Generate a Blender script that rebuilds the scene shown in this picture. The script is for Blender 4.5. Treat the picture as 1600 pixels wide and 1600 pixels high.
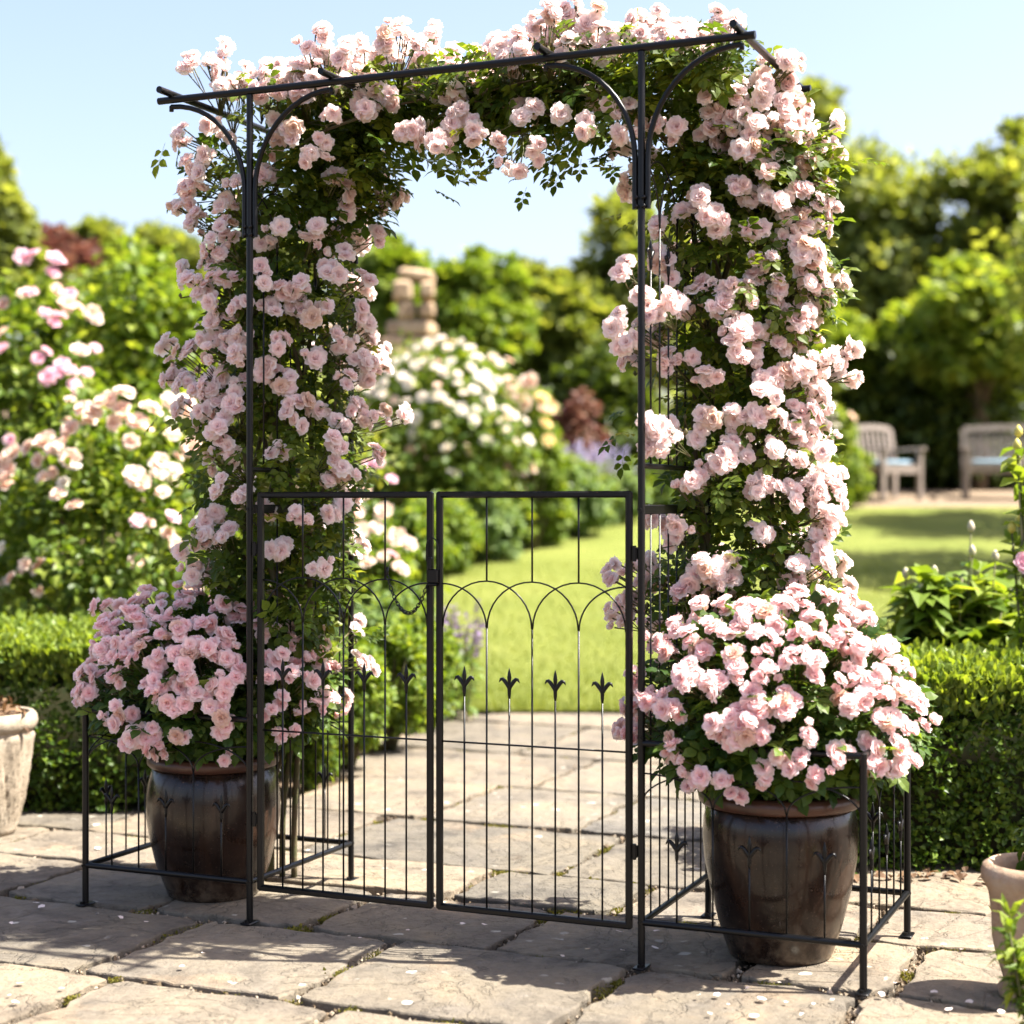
import bpy, math, random
import numpy as np
from mathutils import Vector, Matrix

for o in list(bpy.data.objects):
    bpy.data.objects.remove(o, do_unlink=True)
S = bpy.context.scene
COL = S.collection
RNG = np.random.default_rng(11)
random.seed(5)
PI = math.pi
R = math.radians

# ------------------------------------------------------------------ camera, sky, sun, exposure
FPX, HOR, CAMH = 2640.0, 786.0, 1.06          # focal length and horizon of the photograph in its pixels, eye height
cam_d = bpy.data.cameras.new('camera')
cam = bpy.data.objects.new('camera', cam_d); COL.objects.link(cam)
cam.location = (0, 0, CAMH); cam.rotation_euler = (PI / 2, 0, 0)
cam_d.sensor_width = 36; cam_d.lens = 36 * FPX / 1600
cam_d.shift_y = -(800 - HOR) / 1600
cam_d.clip_start = 0.05; cam_d.clip_end = 2000
cam_d.dof.use_dof = True; cam_d.dof.focus_distance = 4.15; cam_d.dof.aperture_fstop = 2.2
S.camera = cam

SUN_EL, SUN_AZ = R(57), R(95)                  # azimuth clockwise from +Y
SUND = Vector((math.cos(SUN_EL) * math.sin(SUN_AZ), math.cos(SUN_EL) * math.cos(SUN_AZ), math.sin(SUN_EL)))
world = bpy.data.worlds.new('World'); S.world = world; world.use_nodes = True
wn = world.node_tree; wn.nodes.clear()
sky = wn.nodes.new('ShaderNodeTexSky'); sky.sky_type = 'NISHITA'; sky.sun_disc = False
sky.sun_elevation = SUN_EL; sky.sun_rotation = SUN_AZ
sky.air_density = 1.0; sky.dust_density = 3.0; sky.ozone_density = 1.6
bg = wn.nodes.new('ShaderNodeBackground'); bg.inputs[1].default_value = 0.082
wo = wn.nodes.new('ShaderNodeOutputWorld')
air = wn.nodes.new('ShaderNodeMix'); air.data_type = 'RGBA'; air.blend_type = 'MULTIPLY'; air.inputs[0].default_value = 1.0
air.inputs[7].default_value = (1.06, .95, .93, 1)      # tints the sky a little redder, cutting green and blue
wn.links.new(sky.outputs[0], air.inputs[6]); wn.links.new(air.outputs[2], bg.inputs[0]); wn.links.new(bg.outputs[0], wo.inputs[0])
sl = bpy.data.lights.new('sun', 'SUN'); sl.energy = 4.8; sl.angle = R(0.5); sl.color = (1.0, 0.95, 0.86)
so = bpy.data.objects.new('sun', sl); COL.objects.link(so)
so.rotation_euler = SUND.to_track_quat('Z', 'Y').to_euler(); so.location = (5, 5, 12)
S.view_settings.view_transform = 'Standard'; S.view_settings.look = 'None'
S.view_settings.exposure = 2.1; S.view_settings.gamma = 1.0
S.cycles.use_denoising = True
S.cycles.max_bounces = 9; S.cycles.diffuse_bounces = 7; S.cycles.glossy_bounces = 3
S.cycles.transmission_bounces = 5; S.cycles.caustics_reflective = False; S.cycles.caustics_refractive = False

# ------------------------------------------------------------------ helpers
def tag(o, label=None, cat=None, group=None, kind=None):
    if label: o['label'] = label
    if cat: o['category'] = cat
    if group: o['group'] = group
    if kind: o['kind'] = kind
    return o

def empty(name, loc=(0, 0, 0), rz=0.0, parent=None):
    o = bpy.data.objects.new(name, None); COL.objects.link(o)
    o.location = loc; o.rotation_euler = (0, 0, rz); o.empty_display_size = .05
    if parent: o.parent = parent
    return o

def make_mesh(name, V, F, mats, smooth=True, mat_idx=None):
    me = bpy.data.meshes.new(name)
    me.from_pydata([tuple(v) for v in V], [], F)
    for m in (mats if isinstance(mats, (list, tuple)) else [mats]): me.materials.append(m)
    if mat_idx is not None: me.polygons.foreach_set('material_index', np.array(mat_idx, dtype=np.int32))
    me.polygons.foreach_set('use_smooth', np.full(len(me.polygons), smooth))
    me.update()
    return me

def obj(name, me, parent=None, loc=(0, 0, 0)):
    o = bpy.data.objects.new(name, me); COL.objects.link(o); o.location = loc
    if parent: o.parent = parent
    return o

def fast_mesh(name, V, loops, counts, mat, rnd=None, smooth=False):
    me = bpy.data.meshes.new(name)
    V = np.asarray(V, dtype=np.float32); loops = np.asarray(loops, dtype=np.int32); counts = np.asarray(counts, dtype=np.int32)
    me.vertices.add(len(V)); me.vertices.foreach_set('co', V.ravel())
    me.loops.add(len(loops)); me.loops.foreach_set('vertex_index', loops)
    me.polygons.add(len(counts))
    st = np.concatenate([[0], np.cumsum(counts)[:-1]]).astype(np.int32)
    me.polygons.foreach_set('loop_start', st); me.polygons.foreach_set('loop_total', counts)
    me.polygons.foreach_set('use_smooth', np.full(len(counts), smooth))
    if rnd is not None:
        a = me.attributes.new('rnd', 'FLOAT', 'POINT'); a.data.foreach_set('value', np.asarray(rnd, dtype=np.float32))
    me.materials.append(mat); me.update(calc_edges=True); me.validate()
    return me

class MB:
    """collects simple solids into one mesh"""
    def __init__(s): s.V = []; s.F = []
    def add(s, V, F):
        n = len(s.V); s.V.extend([tuple(v) for v in V]); s.F.extend([tuple(i + n for i in f) for f in F]); return s
    def box(s, c, d, bev=0.0, M=None):
        x, y, z = (k / 2 for k in d); b = min(bev, x * .9, y * .9, z * .9)
        V = []; F = []
        if b <= 0:
            V = [(sx * x, sy * y, sz * z) for sz in (-1, 1) for sx, sy in ((-1, -1), (1, -1), (1, 1), (-1, 1))]
            F = [(3, 2, 1, 0), (4, 5, 6, 7)] + [(i, (i + 1) % 4, 4 + (i + 1) % 4, 4 + i) for i in range(4)]
        else:
            for zz, ins in ((-z, b), (-z + b, 0), (z - b, 0), (z, b)):
                X, Y = x - ins, y - ins; k = b if ins == 0 else b * .6
                V += [(X - k, -Y, zz), (X, -Y + k, zz), (X, Y - k, zz), (X - k, Y, zz), (-X + k, Y, zz), (-X, Y - k, zz), (-X, -Y + k, zz), (-X + k, -Y, zz)]
            F = [tuple(range(7, -1, -1)), tuple(range(24, 32))]
            for r in range(3):
                for i in range(8): F.append((r * 8 + i, r * 8 + (i + 1) % 8, r * 8 + 8 + (i + 1) % 8, r * 8 + 8 + i))
        c = Vector(c)
        V = [(M @ Vector(v) if M else Vector(v)) + c for v in V]
        return s.add(V, F)
    def tube(s, P, r, n=8, closed=False, cap=True):
        P = [Vector(p) for p in P]; m = len(P)
        rr = r if isinstance(r, (list, tuple)) else [r] * m
        V = []; F = []; up = None
        for i, p in enumerate(P):
            if closed: t = (P[(i + 1) % m] - P[i - 1])
            else: t = P[min(i + 1, m - 1)] - P[max(i - 1, 0)]
            t.normalize()
            if up is None: up = Vector((0, 0, 1)) if abs(t.z) < .9 else Vector((0, 1, 0))
            a = t.cross(up); a.normalize(); b = a.cross(t); up = b
            for k in range(n):
                g = 2 * PI * k / n + PI / n
                V.append(p + (a * math.cos(g) + b * math.sin(g)) * rr[i])
        for i in range(m if closed else m - 1):
            j = (i + 1) % m
            for k in range(n): F.append((i * n + k, i * n + (k + 1) % n, j * n + (k + 1) % n, j * n + k))
        if cap and not closed:
            F.append(tuple(range(n - 1, -1, -1))); F.append(tuple((m - 1) * n + k for k in range(n)))
        return s.add(V, F)
    def lathe(s, prof, c=(0, 0, 0), n=48, ripple=None):
        V = []; F = []; m = len(prof)
        for i, (r, z) in enumerate(prof):
            for k in range(n):
                a = 2 * PI * k / n
                q = r + (ripple(a, z, i) if ripple else 0)
                V.append((c[0] + q * math.cos(a), c[1] + q * math.sin(a), c[2] + z))
        for i in range(m - 1):
            for k in range(n): F.append((i * n + k, i * n + (k + 1) % n, (i + 1) * n + (k + 1) % n, (i + 1) * n + k))
        F.append(tuple(range(n - 1, -1, -1))); F.append(tuple((m - 1) * n + k for k in range(n)))
        return s.add(V, F)
    def build(s, name, mat, parent=None, loc=(0, 0, 0), smooth=True, sharp=None):
        me = make_mesh(name, s.V, s.F, mat, smooth)
        if sharp: me.set_sharp_from_angle(angle=R(sharp))
        return obj(name, me, parent, loc)

def nrm(a): return a / np.maximum(np.linalg.norm(a, axis=-1, keepdims=True), 1e-9)
def frames(d, up):
    y = nrm(d); x = np.cross(y, up); bad = np.linalg.norm(x, axis=1) < 1e-3; x[bad] = (1, 0, 0); x = nrm(x); z = np.cross(x, y)
    return np.stack([x, y, z], axis=2)
def rand_dir(n, rng=RNG): return nrm(rng.normal(size=(n, 3)))

def scatter(name, mat, T, loc, Rm, sc, rng=RNG, smooth=False, rnd=None):
    TV, TF = T; n = len(loc); nv = len(TV)
    V = loc[:, None, :] + np.asarray(sc)[:, None, None] * np.einsum('nij,vj->nvi', Rm, TV)
    base = np.concatenate([np.array(f) for f in TF]); cnt = np.array([len(f) for f in TF])
    loops = (base[None, :] + (np.arange(n) * nv)[:, None]).ravel(); counts = np.tile(cnt, n)
    if rnd is None: rnd = rng.random(n)
    return fast_mesh(name, V.reshape(-1, 3), loops, counts, mat, np.repeat(rnd, nv), smooth)

def leaf_t(w=.33, fold=.12, droop=.18):
    V = [(0, 0, 0), (-w * .8, .28, fold), (0, .3, .02), (w * .8, .28, fold), (-w * .85, .62, fold * .7), (0, .65, -.02), (w * .85, .62, fold * .7), (0, 1, -droop)]
    F = [(0, 2, 1), (0, 3, 2), (1, 2, 5, 4), (2, 3, 6, 5), (4, 5, 7), (5, 6, 7)]
    return np.array(V, float), F
LEAF = leaf_t()
BLADE = leaf_t(.16, .05, .3)
CARD = (np.array([(0, 0, 0), (-.36, .5, .1), (0, 1, -.1), (.36, .5, .1)], float), [(0, 3, 2, 1)])
def compound_t():
    V = []; F = []
    LV, LF = leaf_t(.36, .1, .16)
    for (px, py, ang, s) in ((0, .62, 0, .42), (.02, .52, -62, .36), (-.02, .52, 62, .36), (.02, .26, -70, .32), (-.02, .26, 70, .32)):
        a = R(ang); c, si = math.cos(a), math.sin(a); b = len(V)
        for (x, y, z) in LV:
            x, y, z = x * s, y * s, z * s
            V.append((px + c * x - si * y, py + si * x + c * y, z - .06 * (py + abs(x)) ** 2))
        F += [tuple(i + b for i in f) for f in LF]
    b = len(V); V += [(-.008, 0, 0), (.008, 0, 0), (.006, .64, -.02), (-.006, .64, -.02)]; F.append((b, b + 1, b + 2, b + 3))
    return np.array(V, float), F
COMP = compound_t()

def W(px, py, Y): return np.array([(px - 800) / FPX * Y, Y, CAMH - (py - HOR) / FPX * Y])
def PX(px, Y): return (px - 800) / FPX * Y
def g(Y):
    s = Y - 8.6
    if s <= 0: return 0.0
    s = min(s, 19.0)
    return .0445 * s * s if s < 1 else .089 * s - .0445

# ------------------------------------------------------------------ materials
def newmat(name):
    m = bpy.data.materials.new(name); m.use_nodes = True; t = m.node_tree
    for n in list(t.nodes): t.nodes.remove(n)
    out = t.nodes.new('ShaderNodeOutputMaterial')
    return m, t, out
def N(t, kind, **kw):
    n = t.nodes.new(kind)
    for k, v in kw.items():
        if k.startswith('i_'):
            key = k[2:]; n.inputs[int(key) if key.isdigit() else key.replace('_', ' ')].default_value = v
        else: setattr(n, k, v)
    return n
def c4(c): return (c[0], c[1], c[2], 1)
def ramp(t, src, stops, interp='LINEAR'):
    r = t.nodes.new('ShaderNodeValToRGB'); r.color_ramp.interpolation = interp
    el = r.color_ramp.elements
    while len(el) > 1: el.remove(el[0])
    el[0].position = stops[0][0]; el[0].color = c4(stops[0][1])
    for p, c in stops[1:]:
        e = el.new(p); e.color = c4(c)
    t.links.new(src, r.inputs[0]); return r.outputs[0]
def mixc(t, f, a, b, mode='MIX'):
    m = t.nodes.new('ShaderNodeMix'); m.data_type = 'RGBA'; m.blend_type = mode
    for s, v in ((m.inputs[0], f), (m.inputs[6], a), (m.inputs[7], b)):
        if hasattr(v, 'is_output'): t.links.new(v, s)
        else: s.default_value = v if not isinstance(v, tuple) else c4(v)
    return m.outputs[2]
def noise(t, scale, detail=5, rough=.55, vec=None, coord='Object', dist=0.0):
    tc = t.nodes.new('ShaderNodeTexCoord'); n = N(t, 'ShaderNodeTexNoise', i_Scale=scale, i_Detail=detail, i_Roughness=rough, i_Distortion=dist)
    t.links.new(vec if vec is not None else tc.outputs[coord], n.inputs['Vector']); return n.outputs[0]

def leaf_mat(name, stops, trans=.5, rough=.45, tcol=(1.35, 1.25, .4), spec=.25):
    m, t, out = newmat(name)
    at = N(t, 'ShaderNodeAttribute', attribute_name='rnd')
    col = ramp(t, at.outputs['Fac'], stops)
    p = N(t, 'ShaderNodeBsdfPrincipled', i_Roughness=rough); p.inputs['Specular IOR Level'].default_value = spec
    t.links.new(col, p.inputs['Base Color'])
    tr = N(t, 'ShaderNodeBsdfTranslucent'); t.links.new(mixc(t, 1.0, col, tcol, 'MULTIPLY'), tr.inputs[0])
    mx = N(t, 'ShaderNodeMixShader', i_0=trans)
    t.links.new(p.outputs[0], mx.inputs[1]); t.links.new(tr.outputs[0], mx.inputs[2]); t.links.new(mx.outputs[0], out.inputs[0])
    return m
def petal_mat(name, pale, deep, trans=.4, tint=(1, .93, .9)):
    m, t, out = newmat(name)
    at = N(t, 'ShaderNodeAttribute', attribute_name='rnd'); oi = N(t, 'ShaderNodeObjectInfo')
    f = N(t, 'ShaderNodeMath', operation='MULTIPLY_ADD'); f.inputs[1].default_value = .35; f.inputs[2].default_value = -.17
    t.links.new(oi.outputs['Random'], f.inputs[0])
    ad = N(t, 'ShaderNodeMath', operation='ADD', use_clamp=True); t.links.new(at.outputs['Fac'], ad.inputs[0]); t.links.new(f.outputs[0], ad.inputs[1])
    col = ramp(t, ad.outputs[0], [(0, pale), (1, deep)])
    col = mixc(t, ramp(t, oi.outputs['Random'], [(.935, (0,) * 3), (.965, (.55,) * 3)]), col, (.80, .64, .46))
    p = N(t, 'ShaderNodeBsdfPrincipled', i_Roughness=.6); p.inputs['Specular IOR Level'].default_value = .25
    t.links.new(col, p.inputs['Base Color'])
    tr = N(t, 'ShaderNodeBsdfTranslucent'); t.links.new(mixc(t, 1.0, col, tint, 'MULTIPLY'), tr.inputs[0])
    mx = N(t, 'ShaderNodeMixShader', i_0=trans)
    t.links.new(p.outputs[0], mx.inputs[1]); t.links.new(tr.outputs[0], mx.inputs[2]); t.links.new(mx.outputs[0], out.inputs[0])
    return m
def plain(name, col, rough=.5, spec=.5, nscale=0, col2=None, bump=0, bscale=60, coat=0):
    m, t, out = newmat(name)
    p = N(t, 'ShaderNodeBsdfPrincipled', i_Roughness=rough); p.inputs['Specular IOR Level'].default_value = spec
    p.inputs['Base Color'].default_value = c4(col)
    if coat: p.inputs['Coat Weight'].default_value = coat; p.inputs['Coat Roughness'].default_value = .12
    if nscale: t.links.new(ramp(t, noise(t, nscale), [(.35, col), (.65, col2)]), p.inputs['Base Color'])
    if bump:
        b = N(t, 'ShaderNodeBump', i_Strength=bump, i_Distance=.01); t.links.new(noise(t, bscale, 6), b.inputs['Height']); t.links.new(b.outputs[0], p.inputs['Normal'])
    t.links.new(p.outputs[0], out.inputs[0]); return m

M = {}
M['metal'] = plain('black_metal', (.003, .003, .0034), .34, .3, bump=.05, bscale=300)
M['rose_leaf'] = leaf_mat('rose_leaf', [(0, (.045, .085, .012)), (.5, (.09, .14, .02)), (.85, (.15, .20, .03)), (1, (.23, .26, .045))], .55, .42, spec=.25)
M['pot_leaf'] = leaf_mat('pot_leaf', [(0, (.035, .08, .016)), (.6, (.07, .13, .025)), (1, (.15, .22, .045))], .5, .42, spec=.25)
M['stem'] = plain('green_stem', (.07, .09, .025), .6, .3, 20, (.11, .09, .04))
M['wood_stem'] = plain('rose_cane', (.10, .07, .04), .75, .3, 30, (.07, .08, .03), .3, 80)
M['bark'] = plain('bark', (.10, .075, .05), .9, .2, 8, (.17, .13, .09), .6, 25)
M['petal'] = petal_mat('pink_petal', (.99, .95, .928), (.985, .785, .775), .55)
M['petal_pot'] = petal_mat('potted_pink_petal', (.985, .90, .89), (.975, .66, .665), .53)
M['petal_white'] = petal_mat('white_petal', (.92, .90, .82), (.88, .78, .68), .35)
M['petal_cream'] = petal_mat('cream_petal', (.93, .83, .70), (.88, .58, .48), .38)
M['petal_magenta'] = petal_mat('bright_pink_petal', (.95, .74, .80), (.88, .46, .60), .45)
M['petal_yellow'] = petal_mat('yellow_petal', (.93, .83, .45), (.9, .62, .35), .35)
M['petal_lilac'] = petal_mat('lilac_petal', (.50, .42, .72), (.38, .28, .6), .3)
M['box_leaf'] = leaf_mat('box_leaf', [(0, (.03, .065, .010)), (.5, (.065, .12, .016)), (1, (.15, .22, .03))], .42, .4)
M['box_sunlit_tip'] = leaf_mat('box_sunlit_tip', [(0, (.13, .20, .03)), (1, (.25, .32, .055))], .5, .42)  # lighter lime box leaf, the sunlit top painted into its colour
M['shrub_leaf'] = leaf_mat('shrub_leaf', [(0, (.06, .11, .016)), (.6, (.13, .20, .03)), (1, (.28, .34, .06))], .5, .4)
M['bright_leaf'] = leaf_mat('bright_leaf', [(0, (.085, .145, .018)), (.6, (.17, .25, .035)), (1, (.30, .36, .07))], .5, .42)
M['yellow_leaf'] = leaf_mat('yellow_green_leaf', [(0, (.11, .17, .022)), (.6, (.2, .275, .042)), (1, (.31, .37, .075))], .52, .42)
M['tree_leaf'] = leaf_mat('tree_leaf', [(0, (.11, .15, .035)), (.6, (.20, .25, .06)), (1, (.33, .35, .11))], .55, .45)
M['olive_leaf'] = leaf_mat('olive_leaf', [(0, (.13, .175, .045)), (.6, (.215, .26, .075)), (1, (.32, .35, .12))], .55, .5)
M['dark_leaf'] = leaf_mat('dark_leaf', [(0, (.03, .055, .010)), (.6, (.06, .095, .018)), (1, (.13, .17, .03))], .42, .45)
M['copper_leaf'] = leaf_mat('copper_leaf', [(0, (.10, .05, .045)), (.6, (.2, .10, .075)), (1, (.3, .19, .12))], .4, .5, (1.2, .8, .7))
M['herb_leaf'] = leaf_mat('herb_leaf', [(0, (.10, .17, .05)), (.6, (.17, .25, .08)), (1, (.25, .33, .13))], .45, .5)
M['dry_leaf'] = leaf_mat('dry_leaf', [(0, (.06, .035, .02)), (.6, (.13, .075, .04)), (1, (.24, .15, .08))], .2, .7, (1.1, .9, .6))
M['grass'] = leaf_mat('grass_blade', [(0, (.11, .15, .024)), (.6, (.18, .22, .042)), (1, (.26, .29, .075))], .4, .5)
M['moss'] = leaf_mat('moss', [(0, (.08, .085, .012)), (.6, (.16, .15, .025)), (1, (.26, .22, .05))], .3, .8)
M['core'] = plain('light_block_core', (.018, .026, .010), .95, .1, 30, (.035, .03, .015))  # near-black colour of the box added inside the hedges to stop light
M['soil'] = plain('soil', (.075, .052, .034), .95, .1, 12, (.15, .11, .075), .8, 60)
M['terracotta'] = plain('terracotta_rim', (.095, .042, .027), .36, .45, 14, (.05, .024, .017), .1, 60)
M['wood'] = plain('weathered_teak', (.27, .225, .195), .75, .25, 9, (.19, .16, .14), .3, 60)
M['cushion'] = plain('blue_cushion', (.20, .30, .38), .9, .2, 30, (.25, .36, .44), .2, 200)
M['ruin'] = plain('garden_stone', (.50, .38, .25), .9, .2, 5, (.32, .22, .14), .8, 14)
M['gravel'] = plain('gravel', (.17, .12, .08), .95, .2, 90, (.27, .21, .145), .9, 150)

def glaze_mat():
    m, t, out = newmat('dark_glaze')
    tc = N(t, 'ShaderNodeTexCoord'); mp = N(t, 'ShaderNodeMapping'); mp.inputs['Scale'].default_value = (1, 1, .35); t.links.new(tc.outputs['Object'], mp.inputs[0])
    a = noise(t, 9, 5, .6, mp.outputs[0], dist=.6)
    col = ramp(t, a, [(.3, (.005, .0026, .002)), (.5, (.013, .006, .004)), (.68, (.036, .017, .009))])
    sp = noise(t, 190, 2, .5); f = ramp(t, sp, [(.66, (0, 0, 0)), (.72, (1, 1, 1))])
    col = mixc(t, f, col, (.08, .05, .035))
    sx = N(t, 'ShaderNodeSeparateXYZ'); t.links.new(tc.outputs['Object'], sx.inputs[0])
    hz = ramp(t, sx.outputs[2], [(.0, (1,) * 3), (.11, (0,) * 3)])
    dm = N(t, 'ShaderNodeMath', operation='MULTIPLY'); t.links.new(hz, dm.inputs[0]); t.links.new(ramp(t, noise(t, 26, 8, .75), [(.42, (0,) * 3), (.62, (.75,) * 3)]), dm.inputs[1])
    col = mixc(t, dm.outputs[0], col, (.15, .11, .075))
    mp2 = N(t, 'ShaderNodeMapping'); mp2.inputs['Scale'].default_value = (26, 26, 2.2); t.links.new(tc.outputs['Object'], mp2.inputs[0])
    drip = ramp(t, noise(t, 1.0, 4, .6, mp2.outputs[0]), [(.62, (0,) * 3), (.74, (.35,) * 3)])
    col = mixc(t, drip, col, (.11, .08, .06))
    p = N(t, 'ShaderNodeBsdfPrincipled'); p.inputs['Specular IOR Level'].default_value = .3; p.inputs['Coat Weight'].default_value = .34; p.inputs['Coat Roughness'].default_value = .1
    t.links.new(col, p.inputs['Base Color'])
    t.links.new(ramp(t, noise(t, 16, 4), [(.3, (.2,) * 3), (.7, (.4,) * 3)]), p.inputs['Roughness'])
    b = N(t, 'ShaderNodeBump', i_Strength=.12, i_Distance=.004); t.links.new(noise(t, 22, 4), b.inputs['Height']); t.links.new(b.outputs[0], p.inputs['Normal'])
    t.links.new(p.outputs[0], out.inputs[0]); return m
M['glaze'] = glaze_mat()

def urn_mat(name, c1, c2, c3):
    m, t, out = newmat(name)
    col = ramp(t, noise(t, 11, 8, .65), [(.3, c1), (.5, c2), (.7, c3)])
    p = N(t, 'ShaderNodeBsdfPrincipled', i_Roughness=.92); p.inputs['Specular IOR Level'].default_value = .15
    t.links.new(mixc(t, ramp(t, noise(t, 5, 6, .7), [(.55, (0,) * 3), (.7, (1,) * 3)]), col, (.12, .11, .085)), p.inputs['Base Color'])
    b = N(t, 'ShaderNodeBump', i_Strength=.6, i_Distance=.01); t.links.new(noise(t, 55, 8, .7), b.inputs['Height']); t.links.new(b.outputs[0], p.inputs['Normal'])
    t.links.new(p.outputs[0], out.inputs[0]); return m
M['urn'] = urn_mat('weathered_stone', (.2, .165, .12), (.33, .275, .205), (.42, .36, .28))
M['clay_urn'] = urn_mat('weathered_clay', (.26, .17, .11), (.40, .28, .19), (.46, .36, .27))

def slab_mat():
    m, t, out = newmat('flagstone')
    at = N(t, 'ShaderNodeAttribute', attribute_name='rnd')
    tc = N(t, 'ShaderNodeTexCoord')
    mp = N(t, 'ShaderNodeMapping'); t.links.new(tc.outputs['Object'], mp.inputs[0])
    cv = N(t, 'ShaderNodeCombineXYZ'); mu = N(t, 'ShaderNodeMath', operation='MULTIPLY'); mu.inputs[1].default_value = 37.0
    t.links.new(at.outputs['Fac'], mu.inputs[0]); t.links.new(mu.outputs[0], cv.inputs[2]); t.links.new(cv.outputs[0], mp.inputs['Location'])
    v = mp.outputs[0]
    base = ramp(t, at.outputs['Fac'], [(0, (.125, .111, .088)), (.3, (.205, .170, .124)), (.55, (.163, .142, .110)), (.8, (.214, .175, .125)), (1, (.14, .128, .108))])
    stain = ramp(t, noise(t, 3.2, 9, .62, v, dist=.4), [(.30, (.42, .42, .45)), (.44, (.86, .86, .88)), (.58, (1.06, 1.04, 1.0)), (.72, (1.28, 1.2, 1.06))])
    col = mixc(t, 1.0, base, stain, 'MULTIPLY')
    col = mixc(t, 1.0, col, ramp(t, noise(t, 38, 8, .7, v), [(.3, (.78, .77, .75)), (.52, (1, 1, 1)), (.7, (1.12, 1.12, 1.1))]), 'MULTIPLY')
    dark = ramp(t, noise(t, 6, 10, .74, v, dist=.8), [(.54, (0,) * 3), (.70, (.75,) * 3)])
    col = mixc(t, dark, col, (.17, .15, .125))
    # rusty patches and pale lichen spots
    col = mixc(t, ramp(t, noise(t, 2.2, 6, .6, v), [(.58, (0,) * 3), (.75, (.5,) * 3)]), col, (.42, .29, .17))
    vo = N(t, 'ShaderNodeTexVoronoi', i_Scale=11.0); vo.inputs['Randomness'].default_value = 1.0
    nz = N(t, 'ShaderNodeTexNoise', i_Scale=26.0, i_Detail=4.0); t.links.new(v, nz.inputs['Vector'])
    va = N(t, 'ShaderNodeMix'); va.data_type = 'VECTOR'; va.inputs[0].default_value = .045
    t.links.new(v, va.inputs[4]); t.links.new(nz.outputs[1], va.inputs[5]); t.links.new(va.outputs[1], vo.inputs['Vector'])
    spot = ramp(t, vo.outputs['Distance'], [(.10, (1,) * 3), (.15, (0,) * 3)])
    gate = ramp(t, noise(t, 2.6, 3, .5, v), [(.50, (0,) * 3), (.60, (1,) * 3)])
    sm = N(t, 'ShaderNodeMath', operation='MULTIPLY'); t.links.new(spot, sm.inputs[0]); t.links.new(gate, sm.inputs[1])
    col = mixc(t, sm.outputs[0], col, (.44, .42, .36))
    vc = N(t, 'ShaderNodeTexVoronoi', i_Scale=3.4, feature='DISTANCE_TO_EDGE')
    nw = N(t, 'ShaderNodeTexNoise', i_Scale=6.0, i_Detail=6.0); t.links.new(v, nw.inputs['Vector'])
    vb = N(t, 'ShaderNodeMix'); vb.data_type = 'VECTOR'; vb.inputs[0].default_value = .22
    t.links.new(v, vb.inputs[4]); t.links.new(nw.outputs[1], vb.inputs[5]); t.links.new(vb.outputs[1], vc.inputs['Vector'])
    ck = ramp(t, vc.outputs['Distance'], [(.004, (1,) * 3), (.011, (0,) * 3)])
    cg = ramp(t, noise(t, 3.1, 3, .5, v), [(.60, (0,) * 3), (.68, (.7,) * 3)])
    cm_ = N(t, 'ShaderNodeMath', operation='MULTIPLY'); t.links.new(ck, cm_.inputs[0]); t.links.new(cg, cm_.inputs[1])
    col = mixc(t, cm_.outputs[0], col, (.09, .065, .045))
    p = N(t, 'ShaderNodeBsdfPrincipled', i_Roughness=.85); p.inputs['Specular IOR Level'].default_value = .25
    t.links.new(col, p.inputs['Base Color'])
    # riven cleft layers: terraced noise + fine grit
    lay = noise(t, 2.4, 7, .6, v, dist=.7)
    st = N(t, 'ShaderNodeMath', operation='MULTIPLY'); st.inputs[1].default_value = 14.0; t.links.new(lay, st.inputs[0])
    fr = N(t, 'ShaderNodeMath', operation='PINGPONG'); fr.inputs[1].default_value = 1.0; t.links.new(st.outputs[0], fr.inputs[0])
    sm2 = ramp(t, fr.outputs[0], [(.0, (0,) * 3), (.16, (.85,) * 3), (1, (1,) * 3)])
    b1 = N(t, 'ShaderNodeBump', i_Strength=.7, i_Distance=.008); t.links.new(sm2, b1.inputs['Height'])
    b2 = N(t, 'ShaderNodeBump', i_Strength=.7, i_Distance=.012); t.links.new(noise(t, 30, 9, .7, v), b2.inputs['Height']); t.links.new(b1.outputs[0], b2.inputs['Normal'])
    b3 = N(t, 'ShaderNodeBump', i_Strength=.6, i_Distance=.05); t.links.new(noise(t, 5, 6, .6, v), b3.inputs['Height']); t.links.new(b2.outputs[0], b3.inputs['Normal'])
    t.links.new(b3.outputs[0], p.inputs['Normal']); t.links.new(p.outputs[0], out.inputs[0]); return m
M['slab'] = slab_mat()

def lawn_mat():
    m, t, out = newmat('lawn')
    a = ramp(t, noise(t, .9, 6, .6), [(.3, (.13, .16, .030)), (.55, (.185, .21, .045)), (.75, (.245, .255, .068))])
    col = mixc(t, 1.0, a, ramp(t, noise(t, 30, 6, .7), [(.3, (.72,) * 3), (.7, (1.2,) * 3)]), 'MULTIPLY')
    p = N(t, 'ShaderNodeBsdfPrincipled', i_Roughness=.9); p.inputs['Specular IOR Level'].default_value = .15
    t.links.new(col, p.inputs['Base Color'])
    b = N(t, 'ShaderNodeBump', i_Strength=.8, i_Distance=.04); t.links.new(noise(t, 45, 6, .7), b.inputs['Height']); t.links.new(b.outputs[0], p.inputs['Normal'])
    t.links.new(p.outputs[0], out.inputs[0]); return m
M['lawn'] = lawn_mat()

# ------------------------------------------------------------------ arch frame: A = foot of front post, u along the gate, v into depth
ANG = R(-23.2); A0 = np.array([-.661, 4.259, 0.0])
UU = np.array([math.cos(ANG), math.sin(ANG), 0]); VV = np.array([-math.sin(ANG), math.cos(ANG), 0])
def L2W(u, v, z): return A0 + UU * u + VV * v + np.array([0, 0, z])
GW, DP, WG = 1.04, .53, .505      # gate opening, depth, width of the planter wings
TOP = 2.09

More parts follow.
